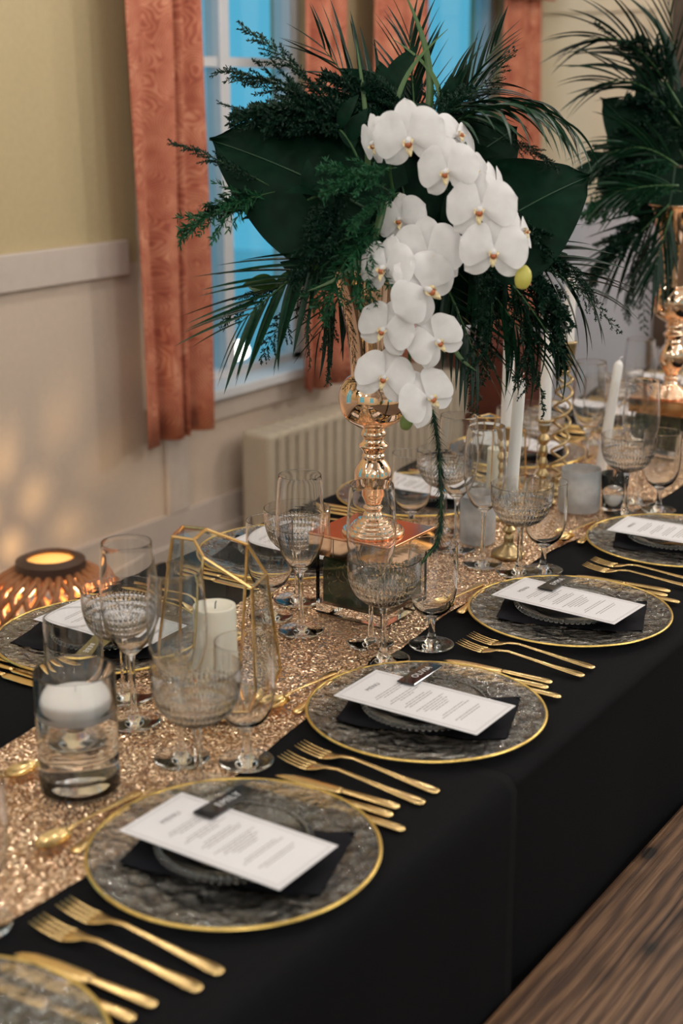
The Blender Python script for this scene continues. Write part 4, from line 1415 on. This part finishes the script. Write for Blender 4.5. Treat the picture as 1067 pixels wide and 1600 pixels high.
def ovate_mesh():
    V, F = [], []
    for i in range(13):
        t_ = i / 12
        w = 0.22 * math.sin(PI * t_ ** 0.8) ** 0.9
        for v in (-1, -0.5, 0, 0.5, 1):
            V.append((t_, v * w, 0.08 * math.sin(PI * t_) + 0.12 * abs(v) * w - 0.1 * t_ * t_))
    for i in range(12):
        for j in range(4):
            a = i * 5 + j
            F.append((a, a + 5, a + 6, a + 1))
    return mesh('leaf', V, F)
OVATE = ovate_mesh()
def leafy(S, E, label, size=0.07, n_=7, seed=0, mat='monstera'):
    rn_ = random.Random(seed + 90)
    t = thing('leafy_stem', label, 'leaf sprig', S, 0, 'broad-leaf stems in the bouquets')
    d_ = E - S
    pts = [d_ * (i / 8) + Vector((0, 0, -0.02 * (i / 8) ** 2)) for i in range(9)]
    obj('twig', mesh('twig', *tube(pts, 0.0018, 5)), M['stem'], t)
    ov = OVATE if mat == 'monstera' else OVATE2
    for i in range(n_):
        k = 0.25 + 0.75 * i / max(1, n_ - 1)
        a = min(7, int(k * 8))
        p = pts[a].lerp(pts[a + 1], k * 8 - a)
        dr = d_.normalized() * 0.7 + Vector((rn_.uniform(-1, 1), rn_.uniform(-1, 1), rn_.uniform(-0.7, 0.9)))
        o = obj('leaf', ov, M[mat], t)
        o.matrix_local = frame_mat(p, p + dr, (TOWARD + Vector((0, 0, 0.6))), rn_.uniform(-0.6, 0.6)) @ Matrix.Scale(size * rn_.uniform(0.8, 1.2), 4)
    return t
OVATE2 = OVATE.copy()

def grass(S, E, label, bend=0.03, w=0.005, mat='blade'):
    d_ = E - S
    sd = d_.cross(TOWARD).normalized()
    V, F = [], []
    for i in range(15):
        k = i / 14
        p = d_ * k + sd * (bend * math.sin(PI * k)) 
        ww = w * (1 - k ** 2.5) + 0.0003
        s_ = d_.cross(TOWARD + Vector((0, 0, 0.3))).normalized() * ww
        V += [p - s_, p - TOWARD * (-ww * 0.4), p + s_]
    for i in range(14):
        a = i * 3
        F += [(a, a + 3, a + 4, a + 1), (a + 1, a + 4, a + 5, a + 2)]
    o = obj('grass_blade', mesh('grass_blade', V, F), M[mat], None, S)
    return tag(o, label, 'grass blade', 'long blades in the bouquets')

NB = 'of the near bouquet'
def A1(u, v, c=0.0):
    return at(u, v, C1, c)
UPV = TOWARD + Vector((0, 0, 0.25))
# large leaves
monstera(A1(585, 330, 0.07), A1(327, 203, 0.05), UPV, 0.27, 'big dark pointed leaf spread on the window side ' + NB, 1, 0.15)
monstera(A1(735, 375, 0.05), A1(925, 262, 0.02), UPV, 0.22, 'big dark leaf behind the upper orchids ' + NB, 1, -0.2)
monstera(A1(640, 340, 0.02), A1(585, 120, -0.05), UPV, 0.24, 'dark leaf standing upright behind the top orchid ' + NB, 2, 0.1)
monstera(A1(660, 300, 0.0), A1(815, 190, -0.06), UPV, 0.22, 'dark leaf at the top behind the arching palm ' + NB, 1, 0.0)
monstera(A1(600, 340, 0.05), A1(450, 430, 0.0), UPV, 0.22, 'dark leaf low on the window side over the vase lip ' + NB, 2, 0.1)
monstera(A1(680, 390, 0.0), A1(790, 500, 0.0), UPV, 0.20, 'dark leaf drooping below the orchids ' + NB, 1, 0.0)
# palms
palm(A1(520, 385, 0.08), A1(375, 505, 0.14), 0.015, 0.135, 'spiky palm fan spreading down toward the near curtain ' + NB, 12, 0.72, 0.15, seed=1, up=TOWARD)
palm(A1(660, 230, 0.03), A1(880, 190, 0.08), 0.02, 0.115, 'arching palm frond with drooping tips over the top ' + NB, 17, 0.9, 1.0, seed=2, arch=0.035)
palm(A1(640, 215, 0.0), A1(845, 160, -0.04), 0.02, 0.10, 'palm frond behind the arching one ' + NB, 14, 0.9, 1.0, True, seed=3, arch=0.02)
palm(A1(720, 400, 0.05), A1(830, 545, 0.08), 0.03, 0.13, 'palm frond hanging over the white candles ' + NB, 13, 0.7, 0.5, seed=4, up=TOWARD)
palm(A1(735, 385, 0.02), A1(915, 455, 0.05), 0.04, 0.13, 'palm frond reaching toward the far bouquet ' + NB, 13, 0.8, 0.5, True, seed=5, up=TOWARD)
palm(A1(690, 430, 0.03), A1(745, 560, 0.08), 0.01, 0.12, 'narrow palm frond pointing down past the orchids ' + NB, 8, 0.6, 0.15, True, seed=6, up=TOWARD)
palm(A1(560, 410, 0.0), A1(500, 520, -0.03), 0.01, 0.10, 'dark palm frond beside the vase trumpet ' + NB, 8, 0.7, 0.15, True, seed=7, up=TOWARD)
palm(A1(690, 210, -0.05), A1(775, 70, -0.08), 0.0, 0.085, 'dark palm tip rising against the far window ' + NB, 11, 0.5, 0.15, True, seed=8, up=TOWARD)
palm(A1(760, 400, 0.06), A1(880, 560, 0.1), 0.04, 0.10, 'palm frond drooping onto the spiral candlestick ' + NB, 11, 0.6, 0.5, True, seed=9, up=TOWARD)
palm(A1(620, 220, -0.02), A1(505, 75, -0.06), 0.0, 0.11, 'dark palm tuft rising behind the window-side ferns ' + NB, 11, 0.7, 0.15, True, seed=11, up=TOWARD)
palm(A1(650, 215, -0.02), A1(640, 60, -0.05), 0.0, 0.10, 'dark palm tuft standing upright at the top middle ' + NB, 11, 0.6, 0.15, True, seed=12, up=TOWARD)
palm(A1(660, 215, 0.0), A1(760, 130, -0.03), 0.02, 0.11, 'dark palm tuft leaning over the top orchid ' + NB, 11, 0.7, 0.5, True, seed=13, up=TOWARD)
# long blades
grass(A1(660, 230, -0.02), A1(628, -20, -0.03), 'tall pale blade rising past the top ' + NB, 0.025, 0.006)
grass(A1(575, 320, 0.05), A1(556, 62, 0.03), 'upright light blade left of the top orchid ' + NB, 0.006, 0.0045)
grass(A1(600, 315, 0.14), A1(480, 455, 0.17), 'light folded blade crossing the fern clump ' + NB, -0.03, 0.006)
grass(A1(690, 215, 0.0), A1(612, 60, -0.04), 'slim blade leaning over the top ' + NB, 0.03, 0.004)
grass(A1(610, 230, 0.02), A1(700, 45, -0.02), 'slim blade leaning toward the far window ' + NB, -0.025, 0.004)
grass(A1(700, 520, 0.08), A1(745, 580, 0.1), 'dark narrow blade below the orchid cluster ' + NB, 0.008, 0.004)
# leafy stems
leafy(A1(600, 290, 0.10), A1(480, 290, 0.13), 'cluster of dark oval leaves beside the big pointed leaf ' + NB, 0.06, 6, 1)
leafy(A1(560, 250, 0.10), A1(530, 180, 0.10), 'upright oval leaves above the fern tips ' + NB, 0.055, 4, 2)
leafy(A1(520, 400, 0.08), A1(405, 440, 0.08), 'pale-edged leaves over the palm fan ' + NB, 0.05, 4, 3, 'blade')
leafy(A1(700, 330, 0.0), A1(690, 160, -0.02), 'dark oval leaves filling the back top ' + NB, 0.08, 9, 4)
leafy(A1(700, 420, -0.02), A1(850, 400, -0.04), 'dark oval leaves filling the candle side ' + NB, 0.08, 9, 5)
leafy(A1(640, 400, -0.02), A1(520, 420, -0.02), 'dark oval leaves filling behind the vase lip ' + NB, 0.08, 9, 6)
leafy(A1(650, 240, -0.02), A1(600, 130, -0.03), 'dark oval leaves filling the top middle ' + NB, 0.08, 9, 8)
leafy(A1(620, 250, 0.02), A1(470, 190, 0.0), 'dark oval leaves filling the window-side top ' + NB, 0.075, 8, 7)
# ferns (start, end, variant, dark, label)
FERN = [
    (540, 185, 0.05, 392, 22, 0.02, 1, 1, 'feathery fern tip reaching highest against the near window'),
    (540, 195, 0.02, 372, 62, 0.0, 0, 1, 'feathery fern spray against the upper window pane'),
    (560, 190, 0.06, 380, 125, 0.05, 2, 1, 'broad fern spray above the big pointed leaf'),
    (430, 200, 0.06, 345, 150, 0.05, 1, 1, 'thin fern twig crossing the glazing bar'),
    (420, 290, 0.08, 272, 205, 0.10, 1, 1, 'dark fern twig in front of the near curtain'),
    (430, 300, 0.08, 275, 325, 0.10, 4, 0, 'green fern tip over the curtain fold'),
    (430, 330, 0.06, 330, 300, 0.06, 2, 1, 'fern spray at the curtain edge'),
    (620, 262, 0.17, 505, 270, 0.20, 4, 0, 'bright fern tip beside the topmost orchid'),
    (610, 300, 0.16, 520, 235, 0.18, 4, 0, 'bright fern spray under the upright blade'),
    (625, 300, 0.15, 540, 330, 0.20, 4, 0, 'bushy green fern left of the middle orchids'),
    (600, 335, 0.14, 470, 455, 0.17, 4, 0, 'bushy fern clump hanging over the vase lip'),
    (590, 340, 0.15, 540, 470, 0.18, 4, 0, 'bushy fern clump beside the lower orchids'),
    (570, 330, 0.14, 435, 400, 0.14, 2, 1, 'dark bushy fern over the low leaf'),
    (500, 420, 0.06, 395, 555, 0.08, 1, 1, 'fern frond hanging before the lower window pane'),
    (510, 440, 0.02, 530, 600, 0.02, 1, 1, 'dark fern hanging beside the vase'),
    (480, 430, 0.04, 335, 470, 0.08, 0, 1, 'fern frond over the palm fan'),
    (470, 470, 0.03, 500, 575, 0.03, 3, 1, 'slim fern pointing down past the sill'),
    (600, 220, 0.06, 440, 150, 0.05, 2, 1, 'thick fern spray above the window-side leaf'),
    (620, 215, 0.04, 500, 120, 0.03, 2, 1, 'thick fern spray rising left of the top orchid'),
    (640, 190, 0.02, 600, 100, 0.0, 2, 1, 'thick fern tuft at the top middle'),
    (680, 190, 0.02, 720, 120, 0.0, 2, 1, 'thick fern tuft above the second orchid'),
    (560, 300, 0.12, 470, 330, 0.14, 2, 1, 'dark fern crossing the big pointed leaf'),
    (640, 210, 0.0, 545, 85, -0.03, 2, 1, 'fern spray at the top before the curtain gap'),
    (650, 205, 0.0, 480, 105, -0.02, 2, 1, 'wide fern spray along the top'),
    (700, 210, -0.03, 640, 90, -0.06, 1, 1, 'fern spray behind the tall blade'),
    (720, 205, -0.03, 795, 60, -0.06, 3, 1, 'narrow fern rising against the far window'),
    (710, 210, -0.05, 745, 110, -0.06, 1, 1, 'short fern at the far window edge'),
    (770, 215, 0.0, 880, 235, 0.02, 0, 1, 'fern under the arching palm'),
    (840, 400, 0.04, 985, 505, 0.08, 3, 1, 'lacy fern tip reaching toward the far vase'),
    (830, 380, 0.03, 950, 440, 0.05, 0, 1, 'lacy fern beside the big rear leaf'),
    (820, 400, 0.05, 925, 540, 0.06, 2, 1, 'lacy fern hanging over the pale wall'),
    (800, 420, 0.06, 868, 600, 0.08, 0, 1, 'fern hanging down to the spiral candlestick'),
    (790, 420, 0.06, 885, 640, 0.09, 3, 1, 'longest fern strand touching the spiral candlestick'),
    (760, 430, 0.07, 790, 600, 0.09, 0, 1, 'fern hanging in front of the white candles'),
    (745, 500, 0.05, 755, 650, 0.06, 1, 1, 'dark fern tuft beside the candle tops'),
    (720, 300, 0.08, 850, 330, 0.10, 2, 1, 'dark fern behind the upper orchids'),
    (700, 350, 0.08, 800, 430, 0.10, 2, 1, 'dark fern under the upper orchids'),
    (760, 330, 0.02, 900, 380, 0.03, 2, 1, 'dark fern in front of the rear leaf'),
]
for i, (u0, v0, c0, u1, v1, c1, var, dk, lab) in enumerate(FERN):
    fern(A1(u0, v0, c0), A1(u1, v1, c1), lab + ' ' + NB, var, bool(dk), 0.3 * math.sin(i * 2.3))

# trailing fern strand from the lowest orchid to the goblet
def strand():
    P = [A1(u, v, c) for (u, v, c) in ((676, 640, 0.13), (684, 690, 0.14), (688, 740, 0.15), (689, 800, 0.165), (684, 845, 0.18), (668, 868, 0.20), (652, 888, 0.22))]
    base = P[0].copy()
    pts = cr([p - base for p in P], 5)
    t = thing('trailing_fern', 'thin fern strand trailing from the orchids down into the goblet', 'fern', base)
    obj('stem', mesh('stem', *tube(pts, 0.0016, 6)), M['stem'], t)
    rn_ = random.Random(44)
    V, F = [], []
    for i in range(len(pts) - 1):
        for q in range(52):
            p = pts[i].lerp(pts[i + 1], rn_.random())
            d_ = (pts[i + 1] - pts[i]).normalized() * rn_.uniform(0.5, 1.4) + Vector((rn_.uniform(-1, 1), rn_.uniform(-1, 1), rn_.uniform(-0.4, 0.4))) * 0.55
            d_ = d_.normalized() * rn_.uniform(0.012, 0.026) * (0.4 if i > 21 else 1)
            s_ = d_.cross(Vector((rn_.uniform(-1, 1), rn_.uniform(-1, 1), rn_.uniform(-1, 1)))).normalized() * 0.0006
            a = len(V)
            V += [p - s_, p + s_, p + d_]
            F.append((a, a + 1, a + 2))
    o = obj('foliage', mesh('foliage', V, F, False), M['fern_dark'], t)
    o['kind'] = 'stuff'
strand()

# ------------------------------------------------------------------ orchids
def petal_mesh(name, ln, wd, claw, cup, back, pw=0.62):
    V, F = [], []
    nu, nv = 20, 14
    for i in range(nu + 1):
        u = math.sin(0.5 * PI * i / nu)
        w = wd * 0.5 * (claw + (1 - claw) * math.sin(PI * (0.5 * min(1, u / 0.55))) ** 1.2) * (max(0.0, 1 - max(0, (u - 0.45) / 0.55) ** 2.4)) ** 0.5
        for j in range(nv + 1):
            v = j / nv * 2 - 1
            x = v * w
            y = u * ln * (1 - 0.05 * v * v * u)
            z = cup * math.sin(PI * u) * ln - back * u * u * ln + 0.10 * (v * v) * w * (-1 if cup > 0 else 1) + 0.016 * ln * math.sin(5 * v + 4 * u) * u - 0.05 * ln * (1 - abs(v)) ** 3 * u * (1 - u)
            V.append((x, y, z))
    n_ = nv + 1
    for i in range(nu):
        for j in range(nv):
            a = i * n_ + j
            F.append((a, a + 1, a + n_ + 1, a + n_))
    return mesh(name, V, F)
PET_M = petal_mesh('petal', 0.050, 0.064, 0.16, 0.10, 0.10)
SEP_M = petal_mesh('sepal', 0.049, 0.035, 0.45, 0.05, 0.16)
def lip_mesh():
    parts = []
    # mid lobe
    V, F = [], []
    for i in range(9):
        u = i / 8
        w = 0.0062 * (0.6 + 0.5 * math.sin(PI * u)) * (1 - 0.55 * u)
        for v in (-1, -0.5, 0, 0.5, 1):
            V.append((v * w, -0.004 - 0.017 * u, 0.010 + 0.008 * math.sin(PI * u * 0.8) - 0.003 * v * v + 0.004 * u))
    for i in range(8):
        for j in range(4):
            a = i * 5 + j
            F.append((a, a + 5, a + 6, a + 1))
    parts.append((V, F))
    # two side lobes curling up
    for s_ in (-1, 1):
        V, F = [], []
        for i in range(7):
            u = i / 6
            for j in range(5):
                v = j / 4
                a = s_ * (0.3 + 1.1 * u)
                V.append((0.0085 * math.sin(a) * (0.6 + 0.4 * v), -0.005 + 0.009 * v - 0.003 * u, 0.008 + 0.011 * (1 - math.cos(a)) + 0.005 * math.sin(PI * v)))
        for i in range(6):
            for j in range(4):
                a = i * 5 + j
                F.append((a, a + 5, a + 6, a + 1))
        parts.append((V, F))
    return mesh('lip', *join(*parts))
LIP_M = lip_mesh()
CAL_M = mesh('lip_crest', *[x for x in lathe(cr([(0, -0.004), (0.0036, -0.002), (0.0045, 0.002), (0.002, 0.005), (0, 0.0055)], 3), 12)])
COL_M = mesh('column', *tube([(0, 0.0, 0.0), (0, 0.002, 0.008), (0, 0.001, 0.014), (0, -0.001, 0.017)], [0.003, 0.0035, 0.0042, 0.0026], 10))

def blossom(spray, base, P, width, yaw, pitch, roll, petal_roll=0.0):
    """an orchid facing the viewer turned by yaw (to the viewer's right) and pitch (up)"""
    e = obj('blossom', None, None, spray)
    e.empty_display_size = 0.02
    fwd = (Vector((0, 0, CAM_Z)) - P).normalized()
    right = Vector((0, 0, 1)).cross(fwd).normalized()
    f2 = (Matrix.Rotation(yaw, 3, Vector((0, 0, 1))) @ fwd)
    r2 = Vector((0, 0, 1)).cross(f2).normalized()
    f2 = Matrix.Rotation(-pitch, 3, r2) @ f2
    u2 = f2.cross(r2).normalized()
    R = Matrix((r2, u2, f2)).transposed().to_4x4() @ Matrix.Rotation(roll, 4, 'Z')
    R.translation = P - base
    e.matrix_local = R @ Matrix.Scale(width / 0.105, 4)
    for ang in (0, 2.22, -2.22):
        o = obj('sepal', SEP_M, M['petal'], e)
        o.matrix_local = Matrix.Rotation(ang, 4, 'Z') @ Matrix.Translation((0, 0.002, -0.0025)) @ Matrix.Scale(0.95 if ang else 1.0, 4)
    for s_ in (-1, 1):
        o = obj('petal', PET_M, M['petal'], e)
        o.matrix_local = Matrix.Rotation(s_ * 1.22, 4, 'Z') @ Matrix.Translation((0, 0.001, 0.0022)) @ Matrix.Rotation(s_ * 0.06, 4, 'Y')
    obj('lip', LIP_M, M['lip_yellow'], e, None, None, 0.9)
    obj('lip_crest', CAL_M, M['lip_red'], e, (0, -0.004, 0.013))
    obj('column', COL_M, M['petal'], e)
    return e

def spray(label, stem_pts, flowers, buds):
    base = stem_pts[0].copy()
    t = thing('orchid_spray', label, 'orchid', base, 0, 'white orchid sprays')
    obj('stem', mesh('stem', *tube(cr([p - base for p in stem_pts], 6), 0.0024, 8)), M['stem'], t)
    for (u, v, c, w, yaw, pitch, roll) in flowers:
        blossom(t, base, A1(u, v, c), w, yaw, pitch, roll)
    for (u, v, c, s_, mt, rot) in buds:
        bm_ = lathe_mesh('bud', cr([(0, 0), (0.006, 0.002), (0.0095, 0.011), (0.0075, 0.021), (0.002, 0.0265), (0, 0.027)], 4), 20)
        o = obj('bud', bm_, M[mt], t)
        o.matrix_local = Matrix.Translation(A1(u, v, c) - base) @ Matrix.Rotation(PHI, 4, 'Z') @ Matrix.Rotation(rot, 4, 'Y') @ Matrix.Scale(s_, 4)
spray('upper arching spray of large white orchids across the near bouquet',
      [A1(620, 330, 0.05), A1(610, 250, 0.10), A1(650, 205, 0.15), A1(720, 250, 0.17), A1(760, 320, 0.18), A1(800, 400, 0.18), A1(815, 430, 0.18)],
      [(590, 222, 0.14, 0.085, -0.9, -0.3, 0.35), (712, 214, 0.13, 0.085, 0.9, 0.45, -0.5), (640, 217, 0.19, 0.112, -0.15, -0.25, 0.15),
       (700, 268, 0.21, 0.098, -0.35, -0.1, 0.10), (735, 268, 0.17, 0.08, 0.8, 0.2, -0.2), (752, 328, 0.23, 0.108, -0.18, -0.05, 0.0),
       (775, 292, 0.20, 0.075, 1.25, 0.1, 0.0), (771, 394, 0.24, 0.104, 0.02, -0.1, -0.05), (812, 362, 0.20, 0.078, 1.2, 0.2, -0.5)],
      [(814, 452, 0.235, 1.25, 'bud', 0.15)])
spray('lower hanging spray of white orchids in front of the gold vase',
      [A1(640, 340, 0.08), A1(650, 380, 0.16), A1(650, 440, 0.17), A1(640, 520, 0.165), A1(640, 600, 0.15), A1(634, 655, 0.14)],
      [(628, 345, 0.14, 0.088, -0.5, 0.1, 0.3), (668, 398, 0.19, 0.115, 0.05, 0.0, 0.05), (604, 420, 0.20, 0.100, -0.6, 0.0, 0.0),
       (664, 452, 0.215, 0.115, 0.45, -0.1, 0.9), (602, 515, 0.20, 0.094, -0.35, -0.1, -0.35), (682, 534, 0.20, 0.092, 0.3, -0.05, 0.55),
       (600, 590, 0.19, 0.096, -0.05, -0.05, -0.25), (668, 622, 0.19, 0.10, 0.5, 0.0, 0.55)],
      [(632, 672, 0.16, 1.05, 'bud_green', 0.2)])

# ------------------------------------------------------------------ far bouquet
FB = 'of the far bouquet'
def A2(u, v, c=0.0):
    return at(u, v, C2, c)
monstera(A2(1035, 260, 0.06), A2(945, 150, 0.08), UPV, 0.17, 'dark split leaf on the window side ' + FB, 0, 0.1)
monstera(A2(1045, 280, -0.02), A2(940, 300, -0.02), UPV, 0.20, 'dark broad leaf low on the window side ' + FB, 1, 0.1)
monstera(A2(1045, 260, -0.04), A2(1010, 100, -0.05), UPV, 0.26, 'dark upright leaf ' + FB, 2, 0.0)
monstera(A2(1060, 250, -0.04), A2(1180, 150, -0.04), UPV, 0.30, 'dark leaf reaching out of the frame ' + FB, 1, 0.0)
monstera(A2(1055, 260, 0.0), A2(1040, 360, 0.04), UPV, 0.24, 'dark leaf folded over the vase lip ' + FB, 1, 0.0)
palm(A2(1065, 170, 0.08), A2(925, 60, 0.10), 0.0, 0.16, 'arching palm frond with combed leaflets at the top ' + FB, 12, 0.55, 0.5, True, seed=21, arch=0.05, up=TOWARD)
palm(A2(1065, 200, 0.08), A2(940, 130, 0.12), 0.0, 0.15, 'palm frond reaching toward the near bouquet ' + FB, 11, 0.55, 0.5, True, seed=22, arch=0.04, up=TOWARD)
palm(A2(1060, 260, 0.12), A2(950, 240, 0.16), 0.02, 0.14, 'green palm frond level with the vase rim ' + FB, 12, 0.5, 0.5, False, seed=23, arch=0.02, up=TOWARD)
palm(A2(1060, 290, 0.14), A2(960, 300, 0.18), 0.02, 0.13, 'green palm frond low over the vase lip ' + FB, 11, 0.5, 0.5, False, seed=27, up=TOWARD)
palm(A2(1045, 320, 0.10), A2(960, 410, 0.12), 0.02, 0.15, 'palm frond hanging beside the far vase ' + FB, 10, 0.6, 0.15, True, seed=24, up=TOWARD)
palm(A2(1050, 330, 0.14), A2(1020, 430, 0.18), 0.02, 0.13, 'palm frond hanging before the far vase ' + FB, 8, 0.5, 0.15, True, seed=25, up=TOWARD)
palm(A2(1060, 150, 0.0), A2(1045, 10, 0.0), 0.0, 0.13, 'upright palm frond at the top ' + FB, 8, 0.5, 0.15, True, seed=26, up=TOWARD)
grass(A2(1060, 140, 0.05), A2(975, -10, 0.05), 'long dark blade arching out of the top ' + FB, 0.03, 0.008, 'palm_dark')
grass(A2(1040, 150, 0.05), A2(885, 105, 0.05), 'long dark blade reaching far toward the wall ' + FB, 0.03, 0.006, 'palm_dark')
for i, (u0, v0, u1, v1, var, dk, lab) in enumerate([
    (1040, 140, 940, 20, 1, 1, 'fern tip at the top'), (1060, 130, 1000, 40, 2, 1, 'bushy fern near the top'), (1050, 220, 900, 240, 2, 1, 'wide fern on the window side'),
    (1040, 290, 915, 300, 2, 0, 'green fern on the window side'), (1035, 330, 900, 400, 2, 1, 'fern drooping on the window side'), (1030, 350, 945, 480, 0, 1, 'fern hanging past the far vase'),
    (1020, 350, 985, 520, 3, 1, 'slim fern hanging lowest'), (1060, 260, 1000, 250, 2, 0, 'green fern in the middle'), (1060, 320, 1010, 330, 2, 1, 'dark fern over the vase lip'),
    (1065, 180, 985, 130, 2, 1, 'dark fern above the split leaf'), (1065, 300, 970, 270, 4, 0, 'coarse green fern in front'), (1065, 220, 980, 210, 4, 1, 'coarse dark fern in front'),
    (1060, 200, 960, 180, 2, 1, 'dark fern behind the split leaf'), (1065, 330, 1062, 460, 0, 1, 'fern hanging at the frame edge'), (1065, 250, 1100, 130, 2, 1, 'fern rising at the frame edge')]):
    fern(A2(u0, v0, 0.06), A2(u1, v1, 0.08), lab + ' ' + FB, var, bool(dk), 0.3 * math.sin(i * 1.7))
leafy(A2(1060, 290, 0.0), A2(960, 250, 0.0), 'dark oval leaves filling the middle ' + FB, 0.10, 9, 31)
leafy(A2(1070, 250, 0.0), A2(1010, 130, 0.0), 'dark oval leaves filling the top ' + FB, 0.10, 9, 32)

bpy.context.view_layer.update()
